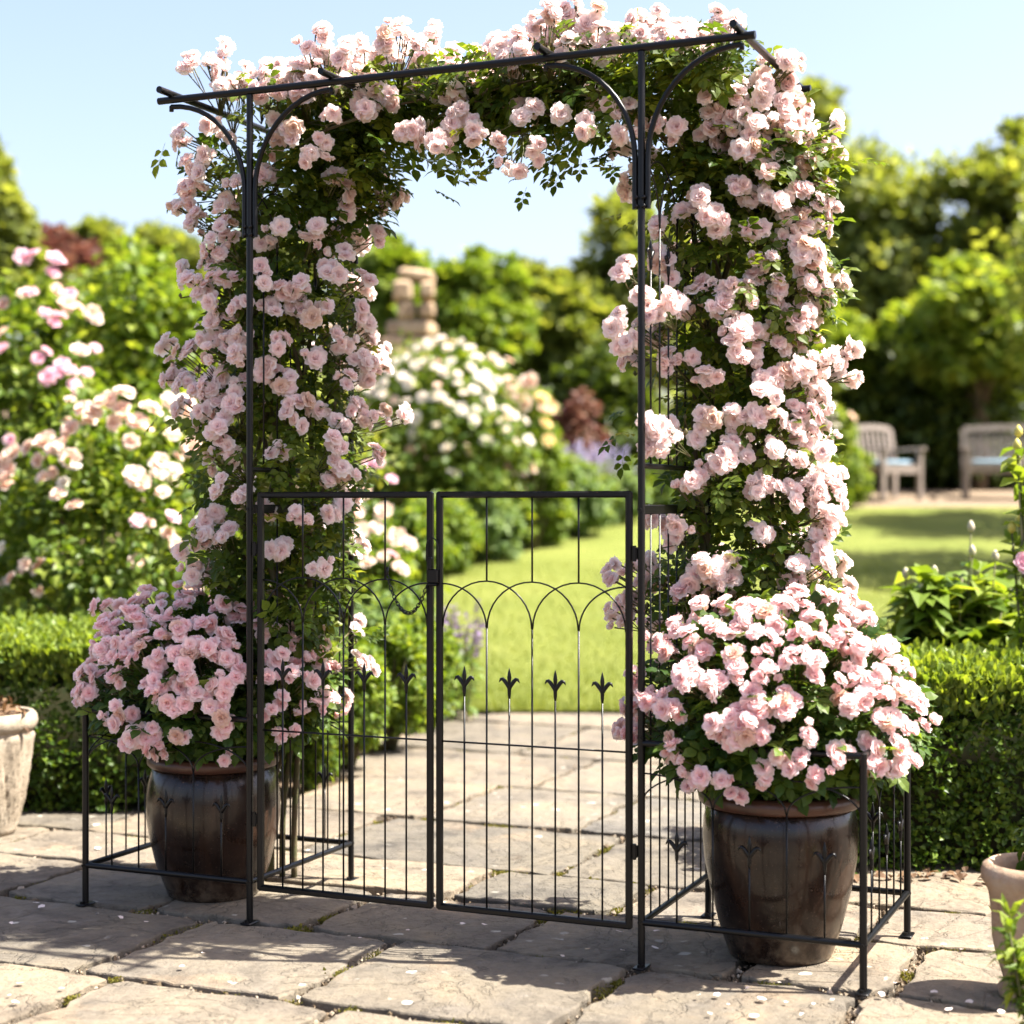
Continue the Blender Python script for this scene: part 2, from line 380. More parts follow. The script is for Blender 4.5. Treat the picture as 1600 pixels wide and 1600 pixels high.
# ------------------------------------------------------------------ ground
def sheet(name, xs, ys, mat, dz, kind='structure'):
    V = []; F = []
    for y in ys:
        for x in xs: V.append((x, y, g(y) + dz))
    nx = len(xs)
    for j in range(len(ys) - 1):
        for i in range(nx - 1): F.append((j * nx + i, j * nx + i + 1, (j + 1) * nx + i + 1, (j + 1) * nx + i))
    return tag(obj(name, make_mesh(name, V, F, mat, True)), kind=kind)
ys = [-6, 0, 4, 8, 8.6, 8.8, 9, 9.2, 9.4, 9.6, 10, 12, 15, 20, 26, 27.6, 30, 60, 150, 900]
sheet('ground', [-600, -60, -20, -8, -4, -2, 0, 2, 4, 8, 20, 60, 600], ys, M['soil'], -.034)

def lawn_left(Y):   # border edge of the lawn (x) by depth
    pts = [(8.55, PX(735, 8.55)), (9.2, PX(690, 9.2)), (11, PX(660, 11)), (14.5, PX(680, 14.5)), (15.5, PX(745, 15.5)), (16.5, PX(830, 16.5)), (17.4, PX(905, 17.4)), (19.1, PX(985, 19.1)), (20.3, PX(1120, 20.3))]
    return float(np.interp(Y, [p[0] for p in pts], [p[1] for p in pts]))
V = []; F = []; LY = [8.5, 8.6, 8.8, 9, 9.2, 9.4, 9.6, 10, 10.8, 11.5, 12.2, 13, 14, 14.5, 15.5, 16.5, 17.4, 18.5, 19.1, 20.3]
for Y in LY:
    for k in range(9):
        x = lawn_left(Y) + (14 - lawn_left(Y)) * (k / 8) ** 1.6
        V.append((x, Y, g(Y) + .016))
for j in range(len(LY) - 1):
    for i in range(8): F.append((j * 9 + i, j * 9 + i + 1, j * 9 + 10 + i, j * 9 + 9 + i))
tag(obj('lawn', make_mesh('lawn', V, F, M['lawn'])), kind='structure')
sheet('gravel_path', [2.2, 4, 8, 14], [20.28, 21, 22, 22.6], M['gravel'], .02)

sheet('meadow', [-60, -20, -8, -4.4], [7.2, 8, 8.6, 8.8, 9, 9.2, 9.4, 9.6, 10, 12, 15, 20, 26, 27.6, 30, 60], M['lawn'], -.012)
# grass blades
n = 60000
Yb = 8.5 + 6.5 * RNG.random(n) ** 1.7
lx = np.array([lawn_left(y) for y in Yb]); rx = np.minimum(3.4 * Yb / 8.5 * .9 + 0.3, 6)
Xb = lx + (rx - lx) * RNG.random(n)
loc = np.stack([Xb, Yb, np.array([g(y) for y in Yb]) + .012], 1)
d = nrm(np.stack([RNG.normal(0, .45, n), RNG.normal(0, .45, n), np.ones(n)], 1))
tag(obj('grass', scatter('grass', M['grass'], (np.array([(-.07, 0, 0), (.07, 0, 0), (0, 1, .12)], float), [(0, 1, 2)]), loc, frames(d, rand_dir(n)), RNG.uniform(.02, .05, n))), kind='stuff')

# flagstones
rows = [(-1.75, -1.12), (-1.12, -.525), (-.525, .01), (.01, .45), (.45, .82), (.82, 1.455), (1.455, 2.16), (2.16, 2.92), (2.92, 3.83), (3.83, 4.7), (4.7, 5.5), (5.5, 6.2)]
fixed = {1: [-2.2, -1.5, -.75, -.02, .22 + .33, 1.28, 1.95, 2.7], 2: [-2.6, -1.75, -.95, -.13, .42, 1.02, 1.546, 2.15, 2.8],
         3: [-2.5, -1.6, -.80, -.33, .14, .655, 1.25, 1.6, 2.3, 3.0], 4: [-2.6, -1.9, -1.25, -.62, .33, .80, 1.45, 2.1, 2.8]}
rs = random.Random(3)
SV = []; SL = []; SC = []; SR = []; joints = []
def wob(p, amp, seed):
    return amp * (math.sin(p * 23 + seed * 7.1) * .5 + math.sin(p * 51 + seed * 3.3) * .3 + math.sin(p * 97 + seed * 1.7) * .25)
def slab(u0, u1, v0, v1):
    gap = rs.uniform(.005, .010); ci = rs.random(); zt = rs.uniform(-.003, .003); tx, ty = rs.uniform(-.006, .006), rs.uniform(-.006, .006)
    c = [(u0 + gap + rs.uniform(0, .012), v0 + gap + rs.uniform(0, .012)), (u1 - gap - rs.uniform(0, .012), v0 + gap + rs.uniform(0, .012)),
         (u1 - gap - rs.uniform(0, .012), v1 - gap - rs.uniform(0, .012)), (u0 + gap + rs.uniform(0, .012), v1 - gap - rs.uniform(0, .012))]
    ring = []
    sd = rs.random() * 100
    for k in range(4):
        a, b = c[k], c[(k + 1) % 4]; ln = math.hypot(b[0] - a[0], b[1] - a[1]); ns = max(6, int(ln / .035))
        nx, ny = -(b[1] - a[1]) / ln, (b[0] - a[0]) / ln
        for i in range(ns):
            s = i / ns; w = wob(s * ln, .011, sd + k * 11) + max(0, wob(s * ln * .35, .02, sd * 1.3 + k) - .006)
            e = min(s, 1 - s) * ln; cr = .016 * math.exp(-e / .02)
            ring.append((a[0] + (b[0] - a[0]) * s + nx * (w + cr), a[1] + (b[1] - a[1]) * s + ny * (w + cr)))
    cx, cy = (u0 + u1) / 2, (v0 + v1) / 2; m = len(ring)
    b0 = len(SV)
    for ins, z in ((-.001, -.035), (0, -.004), (.002, -.0008), (.006, 0)):
        for (x, y) in ring:
            dx, dy = cx - x, cy - y; l = math.hypot(dx, dy)
            X, Y = x + dx / l * ins, y + dy / l * ins
            SV.append(L2W(X, Y, z + zt + tx * (X - cx) + ty * (Y - cy) + (wob(X + Y * 1.7, .0022, sd) if z > -.03 else 0)))
            SR.append(ci)
    for q in range(3):
        for i in range(m):
            j = (i + 1) % m; SL.extend([b0 + q * m + i, b0 + q * m + j, b0 + (q + 1) * m + j, b0 + (q + 1) * m + i]); SC.append(4)
    SL.extend([b0 + 3 * m + i for i in range(m)]); SC.append(m)
for ri, (v0, v1) in enumerate(rows):
    if ri in fixed: us = fixed[ri]
    else:
        us = [-3.9 + rs.uniform(0, .4)]
        while us[-1] < 3.4: us.append(us[-1] + rs.uniform(.55, 1.05))
    for u0, u1 in zip(us[:-1], us[1:]):
        m = L2W((u0 + u1) / 2, (v0 + v1) / 2, 0)
        if m[1] > 9.0 or m[1] < 1.6: continue
        if m[1] > 6.2 and m[0] < PX(430, m[1]): continue
        slab(u0, u1, v0, v1)
        joints.append(((u0, v0), (u0, v1))); joints.append(((u0, v0), (u1, v0)))
pm = fast_mesh('paving', np.array(SV), SL, SC, M['slab'], SR, False)
tag(obj('paving', pm), kind='structure')

# gravel grit and moss in the joints
def joint_pts(n, spread, rng, lo=-9, hi=9):
    J = rng.integers(0, len(joints), n); s = rng.random(n); P = []
    for j, k in zip(J, s):
        (a, b), (c, e) = joints[j]
        P.append(L2W(a + (c - a) * k + rng.normal(0, spread), b + (e - b) * k + rng.normal(0, spread), 0))
    return np.array(P)
P = joint_pts(16000, .009, RNG); P[:, 2] = RNG.uniform(-.026, -.006, len(P))
peb = (np.array([(1, 0, 0), (0, 1, 0), (-1, .2, 0), (.1, -1, 0), (.1, .1, .7), (0, 0, -.6)], float), [(0, 1, 4), (1, 2, 4), (2, 3, 4), (3, 0, 4), (1, 0, 5), (2, 1, 5), (3, 2, 5), (0, 3, 5)])
M['grit'] = leaf_mat('joint_grit', [(0, (.07, .05, .03)), (.6, (.15, .11, .07)), (1, (.40, .33, .25))], 0.0, .9)
tag(obj('gravel', scatter('gravel', M['grit'], peb, P, frames(rand_dir(len(P)), rand_dir(len(P))), RNG.uniform(.002, .007, len(P)) * (1 + 1.2 * (RNG.random(len(P)) > .93)))), kind='stuff')
cent = joint_pts(260, .004, RNG)
cnt = RNG.integers(60, 480, len(cent)); P = np.repeat(cent, cnt, axis=0)
dirj = RNG.normal(0, 1, (len(P), 2)) * .013 * np.repeat(RNG.uniform(.5, 1.6, len(cent)), cnt)[:, None]; P[:, :2] += dirj; P[:, 2] = RNG.uniform(-.022, -.006, len(P))
d = nrm(np.stack([RNG.normal(0, .6, len(P)), RNG.normal(0, .6, len(P)), np.ones(len(P))], 1))
tag(obj('moss', scatter('moss', M['moss'], CARD, P, frames(d, rand_dir(len(P))), RNG.uniform(.0025, .007, len(P)) * (1 + 1.2 * (RNG.random(len(P)) > .97)))), kind='stuff')

# ------------------------------------------------------------------ the metal arch
arch = empty('garden_arch', tuple(A0), ANG)
tag(arch, 'black metal garden arch with double gate and two square planter fences', 'garden arch')
MT = M['metal']
def rod(pts, r, n=8): return MB().tube(pts, r, n)
def finial(u, v, z0, sc=1.0, ax=(1, 0)):
    """three leafed spear: spear, two curled side leaves, collar"""
    mb = MB(); h = .072 * sc; ux, uy = ax
    def P(a, b): return (u + ux * a, v + uy * a, z0 + b)
    prof = [(0, .0026), (.12, .004), (.3, .0046), (.42, .0034), (.5, .0036), (.68, .0052), (.8, .004), (.92, .0018), (1, .0004)]
    mb.tube([P(0, t * h) for t, r in prof], [r * sc for t, r in prof], 8)
    for sd in (-1, 1):
        ctl = [(0, .30, .004), (.06, .42, .0048), (.16, .56, .0052), (.24, .63, .0048), (.30, .62, .0036), (.345, .55, .0016), (.36, .51, .0005)]
        mb.tube([P(sd * a * h, b * h) for a, b, r in ctl], [r * sc for a, b, r in ctl], 6)
    return mb
def arc_pts(c, rad, z0, h, a0, a1, n=18):
    return [(c + rad * math.cos(a), z0 + h * math.sin(a)) for a in [a0 + (a1 - a0) * i / n for i in range(n + 1)]]
def panel(parent, name, P, w, nseg, zb, zv, za, zf, label=None, frame=True, zt=None, topbars=False, cross=None, rail=.0065, fsc=1.0, ax=(1, 0), square=True, btm=True):
    """P(a, z) -> local point at distance a along the panel. zb bottom rail, zv feet of the arcs, za arc apex, zf finial base, zt top rail"""
    s = w / nseg
    bars = MB(); r = .0023
    for k in range(1, nseg):
        bars.tube([P(k * s, zb), P(k * s, zv)], r, 6)
        if topbars: bars.tube([P(k * s, za - .001), P(k * s, topbars)], r, 6)
    for k in range(nseg): bars.tube([P((k + .5) * s, zb), P((k + .5) * s, zf + .002)], r, 6)
    if cross is not None: bars.tube([P(0, cross), P(w, cross)], r, 6)
    arcs = bars
    for k in range(0, nseg + 1):
        a0, a1 = 0, PI
        if k == 0: a1 = PI / 2
        if k == nseg: a0 = PI / 2
        hh = (za - zv) * (.93 if k in (0, nseg) else 1)
        arcs.tube([P(a, z) for a, z in arc_pts(k * s, s * .99, zv, hh, a0, a1)], .0021, 6)
    root = bars.build(name, MT, parent)
    if btm: MB().tube([P(0, zb), P(w, zb)], rail, 10).build('rail', MT, root, sharp=40)
    if zt is not None: MB().tube([P(0, zt), P(w, zt)], rail, 10).build('rail', MT, root, sharp=40)
    for k in range(nseg):
        p = P((k + .5) * s, 0)
        finial(p[0], p[1], zf, fsc, ax).build('finial', MT, root)
    return root

PR = .0085
def post(u, v, h, name='post'):
    p = MB().tube([(u, v, 0), (u, v, .35), (u, v, h * .7), (u, v, h - .002), (u, v, h)], [PR, PR, PR, PR, PR * .7], 14).build(name, MT, arch, sharp=40)
    f = MB(); f.box((u, v - .0, .003), (.03, .05, .005), .002); f.tube([(u, v - .016, .004), (u, v - .016, .012)], .005, 8)
    f.build('foot', MT, p, sharp=40)
    for z in ([.105, h * .5, .105 + .42] if h > 1 else [.105]):
        c = MB(); c.tube([(u, v, z - .002), (u, v, z + .002)], PR * 1.13, 14); c.tube([(u, v - PR * 1.0, z), (u, v - PR * 1.5, z)], .004, 8)
        c.build('collar', MT, p, sharp=40)
    return p
for u in (0, GW):
    for v in (0, DP): post(u, v, TOP)
for u in (-WG, GW + WG):
    for v in (0, DP): post(u, v, .52, 'corner_post')
# beams, rafters, braces
for v in (0, DP):
    MB().tube([(-.274, v, TOP + .008), (GW + .266, v, TOP + .008)], .0092, 14).build('beam', MT, arch, sharp=40)
for u in (-.235, .235, GW - .235, GW + .23):
    MB().tube([(u, -.055, TOP + .023), (u, DP + .055, TOP + .023)], .0088, 14).build('rafter', MT, arch, sharp=40)
for v in (0, DP):
    for u in (0, GW):
        for sd in (-1, 1):
            rad = .235; o = .0155
            pts = [(u + sd * o, v, TOP - .36), (u + sd * o, v, TOP - .30), (u + sd * o, v, TOP - .245)]
            for i in range(1, 13):
                a = PI / 2 * i / 12
                pts.append((u + sd * (o + (rad - o) * (1 - math.cos(a))), v, TOP - .245 + .235 * math.sin(a)))
            b = MB().tube(pts, .0066, 10).build('brace', MT, arch, sharp=40)
            q = MB()
            for z in (TOP - .355, TOP - .335): q.tube([(u + sd * .009, v - .008, z), (u + sd * .009, v - .014, z)], .0045, 8)
            q.tube([(u + sd * rad, v, TOP - .022), (u + sd * rad, v, TOP - .008)], .006, 8)
            q.build('bolt', MT, b)
# side panels of the arch (between front and rear posts)
for u in (0, GW):
    Ps = lambda a, z, u=u: (u, a, z)
    sp = panel(arch, 'side_panel', Ps, DP, 4, 1.145, 1.705, 1.86, 1.60, rail=.0062, ax=(0, 1))
    br = MB()
    for k in range(1, 8): br.tube([(u, DP * k / 8, .105), (u, DP * k / 8, 1.04)], .0022, 6)
    lp = br.build('lower_side_panel', MT, arch)
    MB().box((u, DP / 2, 1.045), (.008, DP - .016, .022), .002).build('rail', MT, lp, sharp=40)
    MB().tube([(u, 0, .105), (u, DP, .105)], .0075, 10).build('rail', MT, lp, sharp=40)
# planter fences: front, outer side and back of each wing
for u0, out in ((-WG, -WG), (GW, GW + WG)):
    for v in (0, DP):
        panel(arch, 'planter_panel', lambda a, z, u0=u0, v=v: (u0 + a, v, z), WG, 3, .105, .375, .45, .25, zt=.513, rail=.0078)
    panel(arch, 'planter_panel', lambda a, z, out=out: (out, a, z), DP, 3, .105, .375, .45, .25, zt=.513, rail=.0078, ax=(0, 1))
# gates
def gate(u0, u1):
    zb, zt, r = .094, 1.080, .0082
    fr = MB()
    for a, b in (((u0, zb), (u1, zb)), ((u0, zt), (u1, zt))): fr.box(((u0 + u1) / 2, 0, a[1]), (u1 - u0, .0155, .0155), .004)
    for u in (u0 + .0077, u1 - .0077): fr.box((u, .0, (zb + zt) / 2), (.0158, .0158, zt - zb + .0158), .004)
    gt = fr.build('gate', MT, arch, sharp=40)
    a0, w = u0 + .0145, (u1 - u0) - .029
    rt = panel(gt, 'grille', lambda a, z: (a0 + a, 0, z), w, 4, zb, .765, .875, .60, zt=None, cross=.49, btm=False, topbars=zt)
    rt.name = 'grille'
    for c_ in list(rt.children): c_.parent = gt
    return gt
gl = gate(.024, .513); gr = gate(.523, GW - .022)
for u, sd, gt in ((0, 1, gl), (GW, -1, gr)):
    for z in (.265, .945):
        h = MB(); h.box((u + sd * .0155, 0, z), (.014, .012, .028), .002); h.tube([(u + sd * .016, -.004, z - .018), (u + sd * .016, -.004, z + .018)], .0048, 10)
        h.build('hinge', MT, gt, sharp=40)
lt = MB(); lt.box((.518, -.012, .885), (.030, .012, .035), .003); lt.box((.512, -.015, .915), (.012, .01, .03), .002); lt.tube([(.505, -.014, .865), (.53, -.014, .865)], .004, 8)
loop = [(.518 + .015 * math.cos(a), -.016, .955 + .022 * math.sin(a)) for a in [PI * i / 10 for i in range(11)]]
lt.tube([(.533, -.016, .90)] + loop + [(.503, -.016, .92)], .0016, 6)
lt.build('latch', MT, gl, sharp=40)
ch = MB(); c0, c1 = np.array([.392, -.008, .886]), np.array([.506, -.014, .868])
def cat(s):
    p = c0 + (c1 - c0) * s; p = p.copy(); p[2] -= .082 * (1 - (2 * s - 1) ** 2); return p
NL = 24
for i in range(NL):
    p = cat((i + .5) / NL); q = cat((i + .9) / NL) - cat((i + .1) / NL); q = q / np.linalg.norm(q)
    side = np.array([0, 1, 0]) if i % 2 else np.cross(q, [0, 1, 0]); L = .0068
    ch.tube([p + q * L * math.cos(a) + side * .0042 * math.sin(a) for a in [2 * PI * k / 10 for k in range(10)]], .0013, 5, closed=True)
ch.tube([(.392, -.003, .905), (.392, -.006, .884)], .0035, 6)
ch.build('chain', MT, gl)

# ------------------------------------------------------------------ roses: bloom meshes
def bloom_mesh(seed, mat, rad=.03, rings=None):
    rg = np.random.default_rng(seed); V = []; loops = []; counts = []; rnd = []
    rings = rings or [(6, 1.0, .62, 66, 112), (6, .88, .56, 48, 84), (6, .68, .46, 28, 58), (6, .50, .34, 14, 40), (5, .36, .26, 0, 26), (4, .24, .2, -8, 10)]
    for ri, (cnt, Lf, Wf, p0, p1) in enumerate(rings):
        off = rg.random() * 6
        for k in range(cnt):
            az = off + 2 * PI * (k + rg.uniform(-.22, .22)) / cnt
            L = rad * Lf * rg.uniform(.88, 1.1); Wd = rad * Wf * rg.uniform(.9, 1.15)
            a0, a1 = R(p0 + rg.uniform(-9, 9)), R(p1 + rg.uniform(-14, 14)); ruf = rg.uniform(0, 6); cup = rg.uniform(.25, .5)
            ns, nt = 5, 5; b = len(V); x = z = 0.0
            for i in range(ns):
                s = i / (ns - 1); ph = a0 + (a1 - a0) * s
                if i: x += math.sin(ph) * L / (ns - 1); z += math.cos(ph) * L / (ns - 1)
                wdt = Wd * (math.sin(PI * (.12 + .70 * s)) ** .75)
                for j in range(nt):
                    t = -1 + 2 * j / (nt - 1)
                    lx = t * wdt; notch = -.10 * L * s * (1 - abs(t)) ** 3
                    rr = x + notch - .35 * t * t * wdt * math.cos(ph) * 1.0 * s
                    zz = z + cup * t * t * wdt * math.sin(ph) + .055 * rad * s * math.sin(3.1 * t + ruf) - .02 * rad * ri * 0
                    q = .006 * 0
                    V.append((rr * math.cos(az) - lx * math.sin(az), rr * math.sin(az) + lx * math.cos(az), zz + ri * .0006))
                    base = .18 + .12 * ri
                    rnd.append(base + .40 * (1 - s) - .12 * s + rg.uniform(-.05, .05))
            for i in range(ns - 1):
                for j in range(nt - 1):
                    loops += [b + i * nt + j, b + i * nt + j + 1, b + (i + 1) * nt + j + 1, b + (i + 1) * nt + j]; counts.append(4)
    return fast_mesh('bloom', np.array(V), loops, counts, mat, rnd, True)
NB = 8
HALF = [(5, .72, .60, 22, 44), (5, .62, .5, 10, 28), (4, .42, .34, 0, 14)]
BL = {k: [bloom_mesh(i + 20 * q, M[k]) for i in range(NB)] + [bloom_mesh(900 + i + 20 * q, M[k], .03, HALF) for i in range(2)] for q, k in enumerate(('petal', 'petal_pot'))}
SIMPLE = [(6, 1.0, .66, 60, 104), (5, .78, .56, 36, 72), (5, .5, .42, 8, 34)]
for q, k in enumerate(('petal_white', 'petal_cream', 'petal_magenta', 'petal_yellow')):
    BL[k] = [bloom_mesh(300 + i + 20 * q, M[k], .04, SIMPLE) for i in range(4)]

def place_bloom(kind, loc, facing, scale, parent, rg, origin):
    o = bpy.data.objects.new('bloom', BL[kind][rg.integers(0, len(BL[kind]))]); COL.objects.link(o)
    o.parent = parent
    o.location = tuple(np.asarray(loc) - origin)
    q = Vector(facing).to_track_quat('Z', 'Y') @ Matrix.Rotation(rg.random() * 6.28, 3, 'Z').to_quaternion()
    o.rotation_mode = 'QUATERNION'; o.rotation_quaternion = q; o.scale = (scale,) * 3
    return o

def truss(root, origin, kind, pts, faces, axis_pt, rg, per=(1, 2), sc=(.8, 1.1), jit=.02, reach=.12, mat='stem'):
    """a flower truss: stalk mesh (the part) with its blooms (sub-parts)"""
    pts = np.array(pts); c = pts.mean(0); inn = axis_pt - c; l = np.linalg.norm(inn); inn = inn / max(l, 1e-6)
    base = c + inn * min(reach, l) + np.array([0, 0, -.03])
    mb = MB(); blooms = []
    for p, f in zip(pts, faces):
        k = rg.integers(per[0], per[1] + 1)
        for i in range(k):
            d = rg.normal(0, 1, 3); d /= np.linalg.norm(d)
            q = p + (d * jit if i else d * .004); ff = f + rg.normal(0, .38, 3) + (d * .5 if i else 0); ff /= np.linalg.norm(ff)
            blooms.append((q, ff, rg.uniform(*sc)))
    for q, ff, s in blooms:
        e = q - ff * .004; m = (base + e) / 2 + rg.normal(0, .008, 3)
        mb.tube([base - origin, m - origin, e - origin], [.0016, .0013, .0022], 5)
        if rg.random() < .28:   # an unopened bud
            b = m + (e - m) * .4 + rg.normal(0, .02, 3); mb.tube([m - origin, b - origin, b - origin + np.array([0, 0, .006]), b - origin + np.array([0, 0, .014])], [.0012, .0018, .0055, .001], 6)
    cl = mb.build('flower_truss', M[mat], root)
    for q, ff, s in blooms: place_bloom(kind, q, ff, s, cl, rg, origin)
    return cl

def group_pts(P, rad):
    P = list(P); out = []
    while P:
        p = P.pop(0); gset = [p]; rest = []
        for q in P:
            if len(gset) < 5 and math.hypot(p[0] - q[0], p[1] - q[1]) < rad: gset.append(q)
            else: rest.append(q)
        P = rest; out.append(gset)
    return out

# measured flower positions (photo pixels), turned into points on the plants' surfaces
TOPF = """328,94 353,77 354,109 348,134 376,125 407,122 420,100 482,75 507,61 529,91 495,116 470,103 554,78 551,109 585,81 604,53 629,38 620,91 679,56 679,81 711,91
479,153 585,150 607,150 560,165 575,182 514,178 648,134 682,150 707,153 635,203 660,210 685,225 673,218 707,194 725,185 740,200 429,203 460,216 435,231 484,239 510,225 301,100 640,60 655,90 735,110 760,100 790,75 770,70 745,135 455,120 440,135
848,62 828,48 886,28 883,45 931,21 917,45 810,86 944,72 968,58 993,34 1023,52 1030,17 1058,52 1075,48 965,93 1061,100 1123,34 1140,40 913,117 931,151 869,175 821,175 807,158 920,203 834,237 800,258 965,165 975,199 855,90 905,75 1000,75 1085,70 845,35 865,20 900,12 875,70 950,45 780,235 1010,60 1045,75 1100,85"""
LEFTF = """279,212 290,225 301,262 310,275 323,244 281,322 298,303 304,331 302,352 326,190 345,215 354,312 370,281 351,344 367,369 423,275 426,356 410,381 489,353 498,384 520,419 545,400 539,287 539,322 523,287 623,300 595,325 595,369 576,437
285,425 300,440 320,410 330,430 340,470 325,455 355,440 345,500 370,475 350,530 290,555 285,590 275,575 330,560 345,590 325,640 340,665 315,650 370,600 370,640 440,460 470,468 490,500 500,480 540,540 525,520 560,490 575,505 580,580 565,570 555,630 570,650 525,660 520,690 430,530 375,520 450,605 465,630 430,580 410,570 490,560 520,735 540,745 510,750 585,700 330,720 345,760 375,780 320,820 310,850 290,860 335,800 300,885 470,440 425,480 380,550 415,430 455,480 345,690 360,710 330,530 312,840 460,655 540,600 500,640 345,400 335,385 350,840 435,700 470,810 510,800 530,780 440,860 500,880 420,800 330,610 352,625 318,610"""
RIGHTF = """1041,193 1013,203 1061,203 1096,210 1195,110 1223,86 1233,103 1120,120 1130,105 1144,155 1106,179 1144,186 1178,193 1195,138 1230,186 1261,182 1271,199 1235,205 1175,223 1182,261 1195,275 1240,265 1243,296 1147,296 1178,309 1085,309 1065,330 1095,325 1116,340 1133,364 1175,364 1212,316 1226,337 1223,371 1237,361 1285,302 1292,333 1278,354 1027,361 1034,409 1040,423 1257,395 1250,426 1192,406 1170,240 1205,235 1215,160 1160,165 1110,145 1215,255
1065,475 1100,455 1150,445 1190,440 1120,490 1160,500 1190,520 1220,450 1245,500 1260,470 1085,490 1135,465 1170,460 1150,525 1040,570 1065,560 1105,580 1090,600 1150,550 1190,590 1215,590 1200,610 1240,570 1280,575 1270,560 1045,660 1110,650 1145,655 1130,690 1120,720 1110,735 1090,745 1075,755 1160,700 1140,720 1215,650 1240,670 1260,690 1290,735 1300,745 1270,750 1240,720 1025,810 1060,820 1050,835 1100,890 1130,880 1140,905 1085,900 1115,910 1190,830 1250,880 1300,825 1285,840 1270,910 1230,775 1200,760 1225,545 1250,590 1215,480 1240,520 1095,670 1175,640 1205,690 1180,555 1265,640 1175,770 1275,770"""
FRONTF = """1010,475 1030,490 1040,470 990,527 968,505 972,530 1005,680 1025,665 1030,690 1012,660 1050,680 975,425 420,144 412,130"""
def parse(s): return [tuple(float(c) for c in w.split(',')) for w in s.split()]
XL, YL, HWL, HDL = -.625, 4.53, .275, .20
XR, YR, HWR, HDR = .545, 4.20, .275, .20
def beamY(px):
    k = (px - 800) / FPX; t = (k * 4.259 + .661) / (.919 + .394 * k); return 4.259 - .394 * t
rg = np.random.default_rng(77)
climb = {}
for side, xc, yc, lab in (('l', XL, YL, 'pale pink climbing rose covering the arch side next to the blocky weathered stone urn hedge end'), ('r', XR, YR, 'x')):
    base = np.array([xc, yc + .05, 0.0]); climb[side] = (empty('climbing_rose', tuple(base)), base)
tag(climb['l'][0], 'pink climbing rose up the arch side the chained gate leaf hangs on', 'climbing rose', 'climbing roses on the arch')
tag(climb['r'][0], 'pink climbing rose up the arch side nearer the wooden benches', 'climbing rose', 'climbing roses on the arch')
work = {'l': [], 'r': []}
def colpts(s, side):
    xc, yc, hw, hd = (XL, YL, HWL, HDL) if side == 'l' else (XR, YR, HWR, HDR)
    for grp in group_pts(parse(s), 52):
        P = []; Fc = []
        for (px, py) in grp:
            X = PX(px, yc); q = (X - xc) / hw
            Y = yc - hd * math.sqrt(max(0, 1 - q * q)) + rg.uniform(-.02, .05)
            if abs(q) > 1: Y = yc + rg.uniform(-.06, .1)
            p = W(px, py, Y); P.append(p)
            Fc.append(nrm(np.array([q * .9, -.75 * math.sqrt(max(.05, 1 - q * q)) - .15, .45])))
        c = np.mean(P, 0); work[side].append((P, Fc, np.array([xc + .3 * (c[0] - xc), yc, c[2] - .05])))
colpts(LEFTF, 'l'); colpts(RIGHTF, 'r')
for grp in group_pts(parse(TOPF), 52):
    P = []; Fc = []
    dep = rg.uniform(.06, .34)
    for (px, py) in grp:
        low = max(0., min(1., (py - 120) / 100))
        p = W(px, py, beamY(px) + (dep * (1 - low) + .035 * low + rg.uniform(0, .05) if py < 140 or px > 440 else .12 + rg.uniform(0, .05))); P.append(p)
        Fc.append(nrm(np.array([rg.normal(0, .3), -.7, .7 - 1.1 * low])))
    c = np.mean(P, 0); k = 'l' if c[0] < .02 * c[1] else 'r'
    work[k].append((P, Fc, np.array([c[0], c[1] + .12, 2.08])))
for grp in group_pts(parse(FRONTF), 45):
    P = [W(px, py, beamY(px) + rg.uniform(.035, .06)) for px, py in grp]; Fc = [nrm(np.array([rg.normal(0, .3), -1, .4])) for _ in grp]
    c = np.mean(P, 0); k = 'l' if c[0] < 0 else 'r'
    work[k].append((P, Fc, np.array([c[0] + (.1 if k == 'r' else 0), c[1] + .2, c[2] - .03])))
edge = parse("330,85 420,100 480,72 550,75 620,45 680,62 760,68 850,30 930,18 1030,25 1120,40 1240,95")
ex, ey = [e[0] for e in edge], [e[1] for e in edge]
extra = []
for i in range(78):
    px = rg.uniform(335, 1200); k = (px - 800) / FPX; yb = beamY(px); py_b = HOR - FPX * (TOP - CAMH) / yb; py_t = float(np.interp(px, ex, ey)) + 12
    if py_t < py_b: extra.append((px, py_t + (py_b + 6 - py_t) * rg.random()))
for grp in group_pts(extra, 60):
    dep = rg.uniform(.10, .46); P = [W(px, py, beamY(px) + dep + rg.uniform(0, .05)) for px, py in grp]; c = np.mean(P, 0)
    work['l' if c[0] < .02 * c[1] else 'r'].append((P, [nrm(np.array([rg.normal(0, .3), -.6, .75])) for _ in P], np.array([c[0], c[1] + .03, 2.08])))
side_pts = [(np.interp(y, [90, 200, 330, 500, 700, 880], [1215, 1255, 1262, 1258, 1268, 1275]) + rg.normal(0, 16), y) for y in np.linspace(100, 880, 44)] + [(rg.uniform(1120, 1240), rg.uniform(110, 330)) for _ in range(26)]
for grp in group_pts(side_pts, 46):
    P = []; Fc = []
    for (px, py) in grp:
        Y = YR - rg.uniform(.02, .17); P.append(W(px, py, Y)); Fc.append(nrm(np.array([.6, -.6, .5]) + rg.normal(0, .2, 3)))
    c = np.mean(P, 0); work['r'].append((P, Fc, np.array([XR + .3 * (c[0] - XR), YR, c[2] - .05])))
